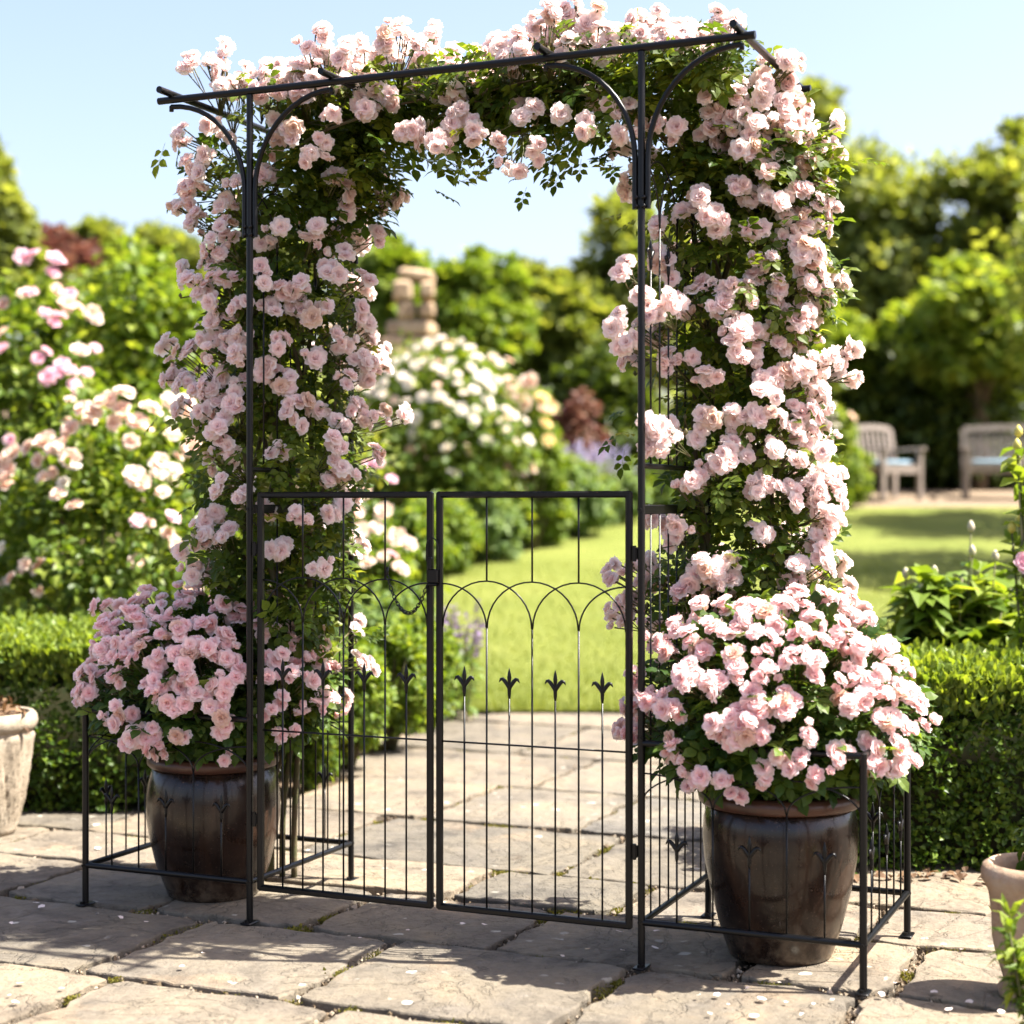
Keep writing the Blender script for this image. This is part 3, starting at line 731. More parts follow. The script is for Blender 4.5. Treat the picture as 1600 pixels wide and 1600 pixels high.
# the far sides of both columns and of the top
for side, xc, yc in (('l', XL, YL), ('r', XR, YR)):
    for i in range(26):
        z = rg.uniform(.55, 2.0); a = rg.uniform(.05 * PI, .95 * PI); c = np.array([xc + .27 * math.cos(a), yc + .23 * math.sin(a), z])
        P = [c + rg.normal(0, .035, 3) for _ in range(3)]; Fc = [nrm(np.array([math.cos(a), math.sin(a), .4])) for _ in P]
        work[side].append((P, Fc, np.array([xc, yc, z - .05])))
for i in range(16):
    u = rg.uniform(-.05, 1.1); c = L2W(u, rg.uniform(.42, .6), rg.uniform(2.05, 2.25)); P = [c + rg.normal(0, .035, 3) for _ in range(3)]
    work['l' if u < .5 else 'r'].append((P, [nrm(VV * .8 + np.array([0, 0, .6]) + rg.normal(0, .2, 3)) for _ in P], L2W(u, .3, 2.05)))
for k in ('l', 'r'):
    root, org = climb[k]
    for P, Fc, ax in work[k]: truss(root, org, 'petal', P, Fc, ax, rg, (3, 4), (.60, .92), .026, .12)

# foliage and canes of the climbers
def foliage_cloud(rg, n, cen, rad, hollow=.0):
    d = rand_dir(n, rg); r = (hollow + (1 - hollow) * rg.random(n)) ** (1 / 2.2)
    return cen + d * r[:, None] * rad
fol = {'l': [], 'r': []}
for side, xc, yc, hw in (('l', XL, YL, .185), ('r', XR, YR, .18)):
    n = 1850
    z = rg.uniform(.52, 2.02, n); a = rg.random(n) * 2 * PI; rr = np.sqrt(rg.random(n))
    cx = xc + (0 if side == 'l' else np.interp(z, [.5, 1.3, 1.6, 2.0], [.01, .02, .04, .035]))
    wv = 1 + .16 * np.sin(z * 7 + (0 if side == 'l' else 2)) + .1 * np.sin(z * 17)
    wv *= np.interp(z, [.45, .8, 1.2, 2.02], [.6, .85, 1, 1])
    fol[side].append(np.stack([cx + hw * wv * rr * np.cos(a), yc + .16 * wv * rr * np.sin(a), z], 1))
n = 1500; u = rg.uniform(-.08, 1.20, n); a = rg.random(n) * 2 * PI; rr = np.sqrt(rg.random(n))
hgt = .060 + .02 * np.sin(u * 9) + .035 * np.abs(u - .52)
P = A0 + UU * u[:, None] + VV * (.31 + .17 * rr * np.cos(a))[:, None] + np.array([0, 0, 1]) * (2.085 + hgt * rr * np.sin(a))[:, None]
fol['l'].append(P[u < .52]); fol['r'].append(P[u >= .52])
n = 400; u = rg.uniform(-.12, 1.25, n)
P = A0 + UU * u[:, None] + VV * rg.uniform(.08, .5, n)[:, None] + np.array([0, 0, 1]) * (2.12 + .06 * rg.random(n) ** 1.5)[:, None]
fol['l'].append(P[u < .52]); fol['r'].append(P[u >= .52])
for side, cen in (('l', L2W(.08, .3, 1.93)), ('r', L2W(1.14, .42, 1.93)), ('r', L2W(1.20, .40, 1.88))):
    fol[side].append(foliage_cloud(rg, 300, cen, np.array([.15, .16, .14])))
for side in ('l', 'r'):    # long stray shoots with a few leaves
    xc, yc = (XL, YL) if side == 'l' else (XR, YR)
    for i in range(26):
        z = rg.uniform(.7, 2.1); a = rg.random() * 2 * PI; ln = rg.uniform(.05, .14)
        t = np.linspace(.3, 1, 6)[:, None]
        fol[side].append(np.array([xc, yc, z]) + np.array([math.cos(a) * (.19 + ln), math.sin(a) * (.15 + ln), rg.uniform(-.1, .12)]) * t)
for i in range(30):
    u = rg.uniform(.1, .95); fol['l' if u < .52 else 'r'].append(L2W(u, rg.uniform(.05, .4), 1.98) + np.array([0, 0, -1.0]) * np.linspace(0, rg.uniform(.04, .1), 4)[:, None] + rg.normal(0, .012, (4, 3)))
for side in ('l', 'r'):
    root, org = climb[side]; P = np.concatenate(fol[side]); n = len(P)
    xc, yc = (XL, YL) if side == 'l' else (XR, YR)
    outw = np.stack([P[:, 0] - xc, P[:, 1] - yc, np.zeros(n)], 1); outw = nrm(outw)
    d = nrm(outw * .8 + rand_dir(n, rg) * .8 + np.array([0, 0, -.35])); up = nrm(np.array([0, -.25, 1.0]) + outw * .5 + rand_dir(n, rg) * .55)
    obj('foliage', scatter('foliage', M['rose_leaf'], COMP, P - org, frames(d, up), rg.uniform(.055, .10, n), rg), root)
    cm = MB(); s0 = 0.0 if side == 'l' else GW; sg = -1 if side == 'l' else 1
    for i in range(7):
        ph = rg.random() * 6; foot = L2W(s0 + sg * .25 + rg.normal(0, .04), .485 + rg.normal(0, .015), -.02)
        key = [foot, foot + np.array([0, 0, .25])]
        for z in np.arange(.6, 1.95, .22): key.append(np.array([xc + .10 * math.sin(z * 3.2 + ph), yc + .02 + .08 * math.cos(z * 2.7 + ph * 1.3), z]))
        for t in np.linspace(.12, .8, 6): key.append(L2W(s0 - sg * t * .9, .27 + .13 * math.sin(ph + t * 3), 2.05 + .04 * math.sin(t * 7 + ph)))
        key = np.array(key); tt = np.arange(len(key)); fine = np.linspace(0, len(key) - 1, len(key) * 4)
        pts = np.stack([np.interp(fine, tt, key[:, c]) for c in range(3)], 1)
        for _ in range(3): pts[1:-1] = (pts[:-2] + 2 * pts[1:-1] + pts[2:]) / 4
        cm.tube(list(pts - org), list(np.linspace(.009, .002, len(pts))), 7)
    cm.build('cane', M['wood_stem'], root)

# ------------------------------------------------------------------ glazed pots with mounded roses
def glazed_pot(c, prof, label, group='dark glazed pots inside the planter fences'):
    root = empty('glazed_pot', (c[0], c[1], 0.0)); tag(root, label, 'plant pot', group)
    body, rim = prof
    MB().lathe(body, n=72).build('body', M['glaze'], root, sharp=60)
    MB().lathe(rim, n=72).build('rim', M['terracotta'], root, sharp=60)
    zt = rim[0][1]
    s = MB(); s.lathe([(.02, zt - .02), (.10, zt - .015), (.150, zt - .02)], n=40); s.build('soil', M['soil'], root)
    return root
PC_R = L2W(GW + .26, .245, 0); PC_L = L2W(-.268, .245, 0)
bodyR = [(.110, .0), (.119, .004), (.126, .02), (.145, .08), (.165, .16), (.178, .23), (.182, .28), (.179, .32), (.172, .348), (.168, .352)]
rimR = [(.150, .325), (.166, .3525), (.183, .355), (.190, .362), (.192, .374), (.187, .386), (.176, .391), (.165, .388), (.160, .378), (.158, .35), (.156, .33)]
bodyL = [(.112, .0), (.122, .004), (.128, .02), (.152, .08), (.172, .16), (.180, .22), (.180, .27), (.174, .31), (.165, .343), (.160, .347)]
rimL = [(.146, .32), (.159, .3475), (.170, .350), (.177, .357), (.178, .368), (.173, .379), (.164, .383), (.154, .380), (.150, .37), (.148, .35), (.147, .33)]
glazed_pot(PC_R, (bodyR, rimR), 'dark brown glazed pot with wide clay rim in the fence nearest the camera')
glazed_pot(PC_L, (bodyL, rimL), 'dark brown glazed barrel shaped pot in the fence beside the stone urn')

MOUND_R = """1100,951 1090,968 1135,955 1161,968 1119,984 1181,951 1223,942 1206,955 1213,977 1259,948 1304,948 1275,964 1308,984 1334,994 1347,974 1376,1016 1392,1010 1415,1036 1399,1042 1428,1075 1431,1107 1441,1133 1031,1010 1041,1023 1028,1000 1080,1003 1100,1016 1077,1042 1080,1065 1064,1055 1106,1068 1142,1023 1152,1039 1129,1068 1148,1062 1116,1081 1184,1023 1204,997 1187,1059 1207,1049 1262,1020 1243,1036 1275,1036 1272,1059 1327,1023 1340,1049 1314,1062 1304,1081 1324,1094 1350,1098 1356,1062 1379,1088 1366,1049 1002,1052 1018,1081 996,1107 1025,1098 1051,1104 1038,1085 979,1146 999,1140 992,1156 1119,1130 1142,1120 1139,1140 1152,1159 1171,1127 1178,1156 1200,1137 1171,1098 1187,1114 1210,1104 1236,1094 1226,1111 1262,1146 1392,1120 1412,1137 1399,1159 1415,1179 1389,1130 1044,1176 1067,1189 1051,1163 1093,1208 1100,1224 1077,1228 1126,1221 1145,1241 1226,1192 1249,1192 1275,1208 1304,1172 1301,1195 1327,1179 1194,1218 1366,1172 1369,1198 1389,1202 1235,930 1160,945 1290,930 1330,955 1145,990 1240,995 1180,985 1340,1015 1285,1000 1060,985 1405,1075 1395,1095"""
MOUND_L = """229,925 219,942 253,937 281,931 293,942 309,928 166,967 183,976 169,987 158,992 205,967 239,959 222,976 247,970 337,953 363,956 377,956 290,979 309,970 349,990 354,1007 284,990 301,1004 315,1012 332,1009 298,1024 332,1029 194,998 208,1001 197,1024 214,1024 264,998 247,1024 267,1021 233,1038 160,1012 169,1032 146,1018 183,1055 141,1046 146,1060 129,1066 124,1091 138,1083 284,1049 256,1072 236,1077 250,1088 264,1100 281,1074 298,1066 304,1086 287,1102 366,1038 368,1057 352,1069 346,1086 335,1069 329,1102 349,1108 343,1128 360,1122 180,1105 172,1128 194,1125 211,1142 219,1156 200,1161 242,1150 245,1164 256,1176 290,1153 357,1178 420,980 440,960 470,985 490,975 460,1010 500,1010 520,1040 480,1060 510,1080 450,1060 430,1030 420,1060 495,1100 520,1090 440,1100 425,1110 470,1100 460,1140 430,1140 230,1000 270,960 330,975 400,985 400,945 445,985 505,1045 475,1030"""
def mound(c, pts, label, cw, top, seed):
    rgm = np.random.default_rng(seed); root = empty('rose_bush', (c[0], c[1], .37)); org = np.array([c[0], c[1], .37])
    tag(root, label, 'rose bush', 'pink rose bushes in the glazed pots')
    zc, rx, rz = .53, .35, top - .53
    for grp in group_pts(parse(pts), 44):
        P = []; Fc = []
        for (px, py) in grp:
            x = PX(px, c[1] - .15) - c[0]; z = CAMH - (py - HOR) / FPX * (c[1] - .15)
            q = x / rx; s = (z - zc) / (rz if z > zc else .24)
            k = max(.02, 1 - q * q - s * s); Y = c[1] - .33 * math.sqrt(k) + rgm.uniform(-.015, .02)
            Y = max(Y, c[1] - .33 * .98)
            P.append(W(px, py, Y)); Fc.append(nrm(np.array([q, -.85 * math.sqrt(k) - .12, max(s, -.3) + .38])))
        cc = np.mean(P, 0)
        truss(root, org, 'petal_pot', P, Fc, np.array([c[0] + .35 * (cc[0] - c[0]), c[1], max(.45, cc[2] - .12)]), rgm, (2, 3), (.58, .88), .024, .16)
    for i in range(24):    # far side
        a = rgm.uniform(.08 * PI, .92 * PI); s = rgm.uniform(-.1, .95); q = math.sqrt(1 - min(.98, s * s)); ctr = np.array([c[0] + .35 * q * math.cos(a), c[1] + .33 * q * math.sin(a), zc + s * rz])
        P = [ctr + rgm.normal(0, .028, 3) for _ in range(3)]
        truss(root, org, 'petal_pot', P, [nrm(ctr - np.array([c[0], c[1], zc])) for _ in P], np.array([c[0], c[1], .5]), rgm, (1, 2), (.68, .98), .026, .16)
    n = 1500; d = rand_dir(n, rgm); r = rgm.random(n) ** (1 / 2.6)
    P = np.array([c[0], c[1], zc]) + d * r[:, None] * np.array([rx * .84, .27, 1]) ; P[:, 2] = zc + d[:, 2] * r * np.where(d[:, 2] > 0, rz * .84, .11)
    dd = nrm(d * .9 + rand_dir(n, rgm) * .6 + np.array([0, 0, -.15])); up = nrm(np.array([0, -.2, .9]) + d * .6 + rand_dir(n, rgm) * .45)
    obj('foliage', scatter('foliage', M['pot_leaf'], COMP, P - org, frames(dd, up), rgm.uniform(.065, .105, n), rgm), root)
    st = MB()
    for i in range(14):
        a = rgm.random() * 6.28; e = np.array([math.cos(a) * .24 * rgm.random(), math.sin(a) * .24 * rgm.random(), rgm.uniform(.1, .3)])
        st.tube([(e[0] * .15, e[1] * .15, -.03), e * .5 + np.array([0, 0, .03]), e], [.006, .004, .002], 6)
    st.build('stems', M['wood_stem'], root)
mound(PC_R, MOUND_R, 'rounded pink rose bush spilling over the wide clay rim of the nearer pot', 0, .865, 5)
mound(PC_L, MOUND_L, 'rounded pink rose bush in the barrel shaped pot beside the stone urn', 0, .83, 6)

# ------------------------------------------------------------------ generic plants
def clumps(rg, cen, rad, nclump, per, csize, flat=.7, shell=.35):
    d = rand_dir(nclump, rg); r = (shell + (1 - shell) * rg.random(nclump)) ** .6
    C = cen + d * r[:, None] * rad; C += rg.normal(0, .06, C.shape) * rad
    P = np.repeat(C, per, axis=0); dl = rand_dir(len(P), rg); rr = rg.random(len(P)) ** .5
    sz = np.repeat(rg.uniform(.6, 1.3, nclump), per)
    P = P + dl * (rr * csize * sz)[:, None] * np.array([1, 1, flat])
    out = nrm(P - cen)
    return C, P, out, dl
def leaves(parent, org, mat, T, P, out, rg, size, droop=-.2, name='foliage', upb=1.0):
    n = len(P); d = nrm(out * .6 + rand_dir(n, rg) * .9 + np.array([0, 0, droop])); up = nrm(np.array([0, 0, upb]) + out * .6 + rand_dir(n, rg) * .6)
    return obj(name, scatter(name, M[mat], T, P - org, frames(d, up), rg.uniform(size * .65, size * 1.3, n), rg), parent)
def shrub(name, label, cat, px, Y, pw, ptop, mat, nclump=50, per=60, leaf=.05, T=LEAF, seed=1, depth=None, blooms=None, zb=None, group=None, csize=None, lean=0, droop=-.2, bottom=0.0):
    rg = np.random.default_rng(seed); gz = g(Y); x = PX(px, Y); w = pw / FPX * Y / 2; h = CAMH - (ptop - HOR) / FPX * Y - gz
    dp = depth if depth else w
    org = np.array([x, Y, gz]); root = empty(name, tuple(org)); tag(root, label, cat, group)
    cen = np.array([x, Y, gz + bottom + (h - bottom) * .52]); rad = np.array([w * .86, dp * .86, (h - bottom) * .44])
    C, P, out, dl = clumps(rg, cen, rad, nclump, per, csize or .28 * min(w, (h - bottom) / 2) + .02, .8)
    P[:, 2] = np.maximum(P[:, 2], gz + .02)
    leaves(root, org, mat, T, P, out, rg, leaf, droop)
    mb = MB()
    for c in C[:min(16, len(C))]:
        e = c - org; b = np.array([rg.normal(0, .05 * w), rg.normal(0, .05 * w), -.02]); mb.tube([b, b * .6 + e * .4 + np.array([0, 0, .05 * h]), e], [.014 * h ** .5, .010 * h ** .5, .004], 6)
    mb.build('stems', M['wood_stem'], root)
    for (kind, n, s0, s1, pts) in (blooms or []):
        if pts:
            for grp in pts:
                bx, by = grp; q = (PX(bx, Y) - x) / max(w, .01); s = (CAMH - (by - HOR) / FPX * Y - cen[2]) / max(rad[2], .01)
                yy = Y - dp * .95 * math.sqrt(max(.05, 1 - min(.95, q * q) - min(.9, s * s) * .6)) 
                b = W(bx, by, yy); place_bloom(kind, b, nrm(np.array([q * .7, -.6, .6]) + rg.normal(0, .3, 3)), rg.uniform(s0, s1), root, rg, org)
        for i in range(n):
            d = rand_dir(1, rg)[0]; d[2] = abs(d[2]) * 1.0 - .25; d[1] = -abs(d[1]) if rg.random() < .8 else d[1]; d = nrm(d)
            b = cen + d * rad * rg.uniform(1.0, 1.18)
            place_bloom(kind, b, nrm(d + np.array([0, -.2, .4]) + rg.normal(0, .3, 3)), rg.uniform(s0, s1), root, rg, org)
    return root
def tree(name, label, px, Y, pw, ptop, pbot, mat, nclump, per, leaf, seed, trunk=.12, depth=None, shell=.35, flat=.65, csize=None, cat='tree', group=None, T=CARD):
    """crown between photo rows ptop and pbot, trunk down to the ground"""
    rg = np.random.default_rng(seed); gz = g(Y); x = PX(px, Y); w = pw / FPX * Y / 2
    z1 = CAMH - (ptop - HOR) / FPX * Y; z0 = CAMH - (pbot - HOR) / FPX * Y; org = np.array([x, Y, gz])
    root = empty(name, tuple(org)); tag(root, label, cat, group)
    cen = np.array([x, Y, (z0 + z1) / 2]); rad = np.array([w * .88, (depth or w) * .88, (z1 - z0) / 2 * .9])
    C, P, out, dl = clumps(rg, cen, rad, nclump, per, csize or .30 * w, flat, shell)
    C = np.asarray(C); P[:, 2] = np.maximum(P[:, 2], gz + .05)
    leaves(root, org, mat, T, P, out, rg, leaf, -.1, 'crown')
    mb = MB(); h = cen[2] - gz
    mb.tube([(0, 0, -.1), (.03 * h, .02, h * .35), (-.02 * h, 0, h * .7), (0, 0, h * 1.15)], [trunk, trunk * .8, trunk * .6, trunk * .3], 10)
    for c in C[:14]:
        e = c - org; k = rg.uniform(.35, .8); s = np.array([0, 0, h * k]); mb.tube([s, s * .5 + e * .5 + np.array([0, 0, .04 * h]), e], [trunk * .4, trunk * .25, trunk * .08], 6)
    mb.build('trunk', M['bark'], root)
    return root

# ------------------------------------------------------------------ clipped box hedges
def hedge(name, label, x0, x1, y0, y1, h, seed, n, leaf=.021):
    rg = np.random.default_rng(seed); org = np.array([(x0 + x1) / 2, (y0 + y1) / 2, 0.0])
    root = empty(name, tuple(org)); tag(root, label, 'hedge', 'clipped box hedges')
    w, dd = x1 - x0, y1 - y0
    core = MB(); core.box((0, 0, h / 2 - .03), (w - .09, dd - .09, h - .11), .04); core.build('light_block_core', M['core'], root)  # dark solid box added behind the leaves to block light
    faces = [('t', w * dd), ('f', w * h), ('l', dd * h), ('r', dd * h), ('b', w * h * .4)]; tot = sum(a for _, a in faces)
    Ps = []; Os = []
    for k, a in faces:
        m = int(n * a / tot); p, q = rg.random(m), rg.random(m); dep = -np.abs(rg.normal(0, .028, m))
        if k == 't': P = np.stack([(p - .5) * w, (q - .5) * dd, h + dep], 1); O = np.tile([0, 0, 1.], (m, 1))
        if k == 'f': P = np.stack([(p - .5) * w, -dd / 2 - dep, q * h], 1); O = np.tile([0, -1., 0], (m, 1))
        if k == 'b': P = np.stack([(p - .5) * w, dd / 2 + dep, q * h], 1); O = np.tile([0, 1., 0], (m, 1))
        if k == 'l': P = np.stack([-w / 2 - dep, (p - .5) * dd, q * h], 1); O = np.tile([-1., 0, 0], (m, 1))
        if k == 'r': P = np.stack([w / 2 + dep, (p - .5) * dd, q * h], 1); O = np.tile([1., 0, 0], (m, 1))
        lump = .022 * (np.sin(P[:, 0] * 13 + P[:, 2] * 9 + seed) + np.sin(P[:, 1] * 17 - P[:, 2] * 15) + np.sin(P[:, 0] * 31 + P[:, 1] * 27)) / 1.6
        P = P + O * lump[:, None]; Ps.append(P); Os.append(O)
    P = np.concatenate(Ps); O = np.concatenate(Os); m = len(P)
    d = nrm(O * .8 + rand_dir(m, rg) * .8 + np.array([0, 0, .35])); up = nrm(O * .6 + np.array([0, 0, .6]) + rand_dir(m, rg) * .6)
    obj('foliage', scatter('foliage', M['box_leaf'], LEAF, P, frames(d, up), rg.uniform(leaf * .7, leaf * 1.35, m), rg), root)
    # upright tips along top and front edge, sunlit look put into their lime colour
    mt = int(n * .26); P = np.stack([(rg.random(mt) - .5) * w, (rg.random(mt) - .5) * dd, h + rg.uniform(-.015, .035, mt) + .02 * np.sin(rg.random(mt) * 50)], 1)
    edge = rg.random(mt) < .35; P[edge, 1] = -dd / 2 - rg.uniform(-.02, .012, edge.sum()); P[edge, 2] = h - np.abs(rg.normal(0, .05, edge.sum()))
    d = nrm(np.array([0, -.1, 1.0]) + rand_dir(mt, rg) * .6)
    obj('sunlit_tips', scatter('sunlit_tips', M['box_sunlit_tip'], LEAF, P, frames(d, rand_dir(mt, rg)), rg.uniform(leaf, leaf * 1.8, mt), rg), root)
    return root
hedge('box_hedge', 'low clipped box hedge behind the pale stone urn and cream roses', -3.6, PX(390, 6.0), 5.78, 6.75, .55, 3, 46000, .027)
hedge('box_hedge', 'low clipped box hedge below the peony, behind the clay urn', PX(1265, 4.95), 3.3, 4.86, 5.5, .545, 4, 42000, .024)

# dry leaf litter under the hedge foot
n = 130; P = np.stack([RNG.uniform(.8, 2.2, n), 4.80 + np.abs(RNG.normal(0, .05, n)) * -1, RNG.uniform(.004, .02, n)], 1)
d = nrm(np.stack([RNG.normal(0, 1, n), RNG.normal(0, 1, n), RNG.normal(0, .25, n)], 1))
tag(obj('leaf_litter', scatter('leaf_litter', M['dry_leaf'], LEAF, P, frames(d, np.tile([0, 0, 1.], (n, 1)) + .4 * rand_dir(n)), RNG.uniform(.025, .05, n))), kind='stuff')

# ------------------------------------------------------------------ urns
def urn(name, c, prof, label, mat, ripple, cat='urn'):
    root = empty(name, (c[0], c[1], 0.0)); tag(root, label, cat)
    MB().lathe(prof, n=96, ripple=ripple).build('bowl', M[mat], root, sharp=55)
    return root
c = (PX(-22, 5.42), 5.42)
def rip(a, z, i):
    if z < .03 or z > .325: return 0
    k = abs(((a / (2 * PI) * 10 + (z * 1.2)) % 1) - .5) * 2
    return .010 * (1 - k ** 2) * min(1, (z - .03) * 12) + .003 * math.sin(a * 40 + z * 60)
pr = [(.085, 0), (.092, .006)] + [(.092 + .052 * (z / .33) ** .9, z) for z in np.linspace(.02, .33, 26)] + [(.150, .335), (.158, .345), (.162, .362), (.158, .380), (.148, .392), (.136, .39), (.130, .375), (.127, .34), (.10, .335), (.02, .335)]
stone = urn('stone_urn', c, pr, 'pale weathered stone urn with carved leaves at the paving edge', 'urn', rip)
sp = empty('dried_plant', (c[0], c[1], .335)); tag(sp, 'sparse brownish trailing plant inside the pale stone urn', 'plant')
rr_ = np.random.default_rng(9); P = np.stack([rr_.normal(0, .05, 260), rr_.normal(0, .05, 260), rr_.uniform(0, .07, 260)], 1)
leaves(sp, np.zeros(3), 'dry_leaf', BLADE, P, nrm(P + 1e-4), rr_, .05, .2)
c = (PX(1625, 3.62), 3.62)
def rip2(a, z, i): return .007 * math.sin(a * 9) * max(0, 1 - abs(z - .13) / .09) if .03 < z < .23 else 0
pr = [(.07, 0), (.085, .006), (.088, .02), (.075, .035), (.078, .05), (.088, .09), (.093, .13), (.098, .18), (.107, .225), (.114, .24), (.121, .252), (.123, .268), (.118, .283), (.106, .29), (.097, .284), (.093, .262), (.09, .25), (.02, .25)]
urn('clay_urn', c, pr, 'weathered clay urn with rolled rim at the edge of the view near the box hedge', 'clay_urn', rip2)
rgu = np.random.default_rng(31); up_ = empty('rose_bush', (c[0], c[1], .25)); org = np.array([c[0], c[1], .25]); tag(up_, 'small pink flowering plant inside the weathered clay urn', 'rose bush')
P = np.array([c[0] + .035, c[1] + .02, .33]) + rand_dir(220, rgu) * (rgu.random(220) ** .4)[:, None] * np.array([.055, .06, .085])
leaves(up_, org, 'pot_leaf', LEAF, P, nrm(P - np.array([c[0], c[1], .3])), rgu, .04)
for i in range(9):
    d = rand_dir(1, rgu)[0]; d[2] = abs(d[2]) * .8; place_bloom('petal_pot', np.array([c[0] + .04, c[1] + .02, .34]) + d * np.array([.055, .07, .09]), nrm(d + np.array([0, -.2, .3])), rgu.uniform(.7, .95), up_, rgu, org)
# spiky foreground plant
xf, yf = PX(1650, 3.25), 3.25
fp = empty('spurge_plant', (xf, yf, 0)); tag(fp, 'bright green needle leaved plant rising in front of the clay urn', 'plant')
Ps = []; O = []
sm = MB()
for i in range(16):
    a = rgu.random() * 6.28; b = np.array([.05 * math.cos(a), .05 * math.sin(a), 0]); hh = rgu.uniform(.14, .29); tip = b * 1.8 + np.array([0, 0, hh]); sm.tube([b * .4, (b + tip) / 2, tip], [.003, .0025, .001], 5)
    for t in np.linspace(.15, 1, 34):
        q = b * .4 + (tip - b * .4) * t; az = rgu.random() * 6.28; Ps.append(q); O.append((math.cos(az), math.sin(az), .7))
leaves(fp, np.zeros(3), 'bright_leaf', BLADE, np.array(Ps), nrm(np.array(O)), rgu, .045, .3); sm.build('stems', M['stem'], fp)

# ------------------------------------------------------------------ peony clump behind the hedge (sharp, bold leaves)
def peony(px, Y, wpx, ptop, seed, label, buds):
    rg = np.random.default_rng(seed); x = PX(px, Y); org = np.array([x, Y, 0.0]); root = empty('peony', tuple(org)); tag(root, label, 'plant')
    w = wpx / FPX * Y / 2; h = CAMH - (ptop - HOR) / FPX * Y; st = MB(); Ps = []; Ds = []; bl = []
    for i in range(80):
        a = rg.random() * 6.28; r = math.sqrt(rg.random()) * w; top = np.array([r * math.cos(a), r * math.sin(a) * .6, h * (1 - .22 * (r / w) ** 2) * rg.uniform(.62, .95)]); b = top * np.array([.25, .25, 0])
        st.tube([b, (b + top) / 2 + np.array([0, 0, .06]), top], [.005, .004, .0025], 6)
        for k in range(22):
            t = rg.uniform(.5, 1.0); q = b + (top - b) * t; az = rg.random() * 6.28; Ps.append(q); Ds.append((math.cos(az), math.sin(az), rg.uniform(-.1, .8)))
    Ps = np.array(Ps); Ds = nrm(np.array(Ds)); n = len(Ps)
    obj('foliage', scatter('foliage', M['bright_leaf'], leaf_t(.24, .06, .3), Ps, frames(Ds, np.tile([0, 0, 1.], (n, 1)) + .3 * rand_dir(n, rg)), rg.uniform(.10, .18, n), rg), root)
    for (bx, by) in buds:
        p = W(bx, by, Y - .1) - org; b = np.array([p[0] * .9, 0, h * .45]); st.tube([b, (b + p) / 2, p], [.004, .003, .0025], 6)
        bd = MB(); bd.tube([p, p + np.array([0, 0, .008]), p + np.array([0, 0, .02]), p + np.array([0, 0, .034]), p + np.array([0, 0, .042])], [.003, .010, .013, .008, .001], 10); bd.build('bud', M['bud'], root)
    st.build('stems', M['stem'], root)
M['bud'] = plain('pale_bud', (.42, .40, .24), .6, .3, 30, (.5, .42, .34))
peony(1505, 5.8, 280, 842, 3, 'leafy peony clump with pale closed buds above the box hedge', [(1517, 832), (1415, 905), (1460, 902), (1555, 878), (1519, 870), (1593, 900), (1440, 930)])
tl = empty('bud_stem_plant', (PX(1632, 5.3), 5.3, 0)); tag(tl, 'tall plant with yellow buds at the edge of the view above the peony', 'plant')
Ps = []; O = []; sm = MB(); rgu = np.random.default_rng(8)
for i in range(9):
    a = rgu.random() * 6.28; r = rgu.uniform(.02, .11); tip = np.array([r * math.cos(a), r * math.sin(a), rgu.uniform(.85, 1.27)]); sm.tube([tip * np.array([.3, .3, 0]), tip * np.array([.6, .6, .5]), tip], [.006, .005, .003], 6)
    for k in range(16): Ps.append(tip * np.array([.8, .8, rgu.uniform(.5, 1)])); az = rgu.random() * 6.28; O.append((math.cos(az), math.sin(az), .4))
    bd = MB(); p = tip; bd.tube([p, p + np.array([0, 0, .01]), p + np.array([0, 0, .025]), p + np.array([0, 0, .04])], [.004, .013, .012, .002], 10); bd.build('bud', M['ybud'] if 'ybud' in M else M.setdefault('ybud', plain('yellow_bud', (.55, .48, .10), .6)), tl)
leaves(tl, np.zeros(3), 'bright_leaf', LEAF, np.array(Ps), nrm(np.array(O)), rgu, .08, -.1); sm.build('stems', M['stem'], tl)
place_bloom('petal_magenta', W(1604, 880, 5.2), (-.4, -.8, .3), .9, tl, rgu, np.array([PX(1632, 5.3), 5.3, 0]))

# ------------------------------------------------------------------ flower border on the near side of the lawn and beyond the hedge
shrub('rose_bush', 'broad bush of cream and blush roses behind the low box hedge', 'rose bush', 165, 7.5, 370, 625, 'shrub_leaf', 120, 60, .055, COMP and LEAF, 41, depth=.5,
      blooms=[('petal_cream', 34, .6, 1.0, None), ('petal_white', 14, .6, .9, None), ('petal_cream', 0, .85, 1.3, parse("170,625 195,615 190,640 145,645 130,640 215,660 225,672 265,628 280,645 290,630 300,650 100,690 85,700 110,715 60,720 20,710 5,720 15,735 70,745 210,745 222,755 248,740 272,735 250,722 40,885 62,885 118,790 10,760 235,640 205,690 270,680 300,700 175,660 160,630 110,670 70,690 45,700 255,770")), ('petal_magenta', 0, .7, 1.0, parse("215,815 270,810 18,687"))])
shrub('rose_bush', 'tall rose bush with bright pink blooms at the edge of the view', 'rose bush', 45, 9.0, 260, 400, 'shrub_leaf', 110, 60, .07, LEAF, 42, depth=.5,
      blooms=[('petal_magenta', 0, .8, 1.25, parse("35,402 52,398 85,405 82,428 90,410 48,458 70,490 85,505 97,570 72,550 90,582 108,580 76,590 148,545 135,583 115,605 18,687 5,545 3,480 110,460 92,495 60,560")), ('petal_cream', 0, .9, 1.3, parse("105,475 120,480 5,475 88,452 125,550 145,490 150,500 5,520 40,460"))])
shrub('laurel_shrub', 'tall glossy green shrub between the pink rose bush and the arch', 'shrub', 235, 10.5, 270, 395, 'bright_leaf', 120, 60, .085, LEAF, 43, depth=.6)
shrub('garden_shrub', 'golden green shrub peeping over the glossy shrub left of the arch', 'shrub', 235, 13.0, 330, 352, 'yellow_leaf', 70, 60, .09, LEAF, 44, depth=.7)
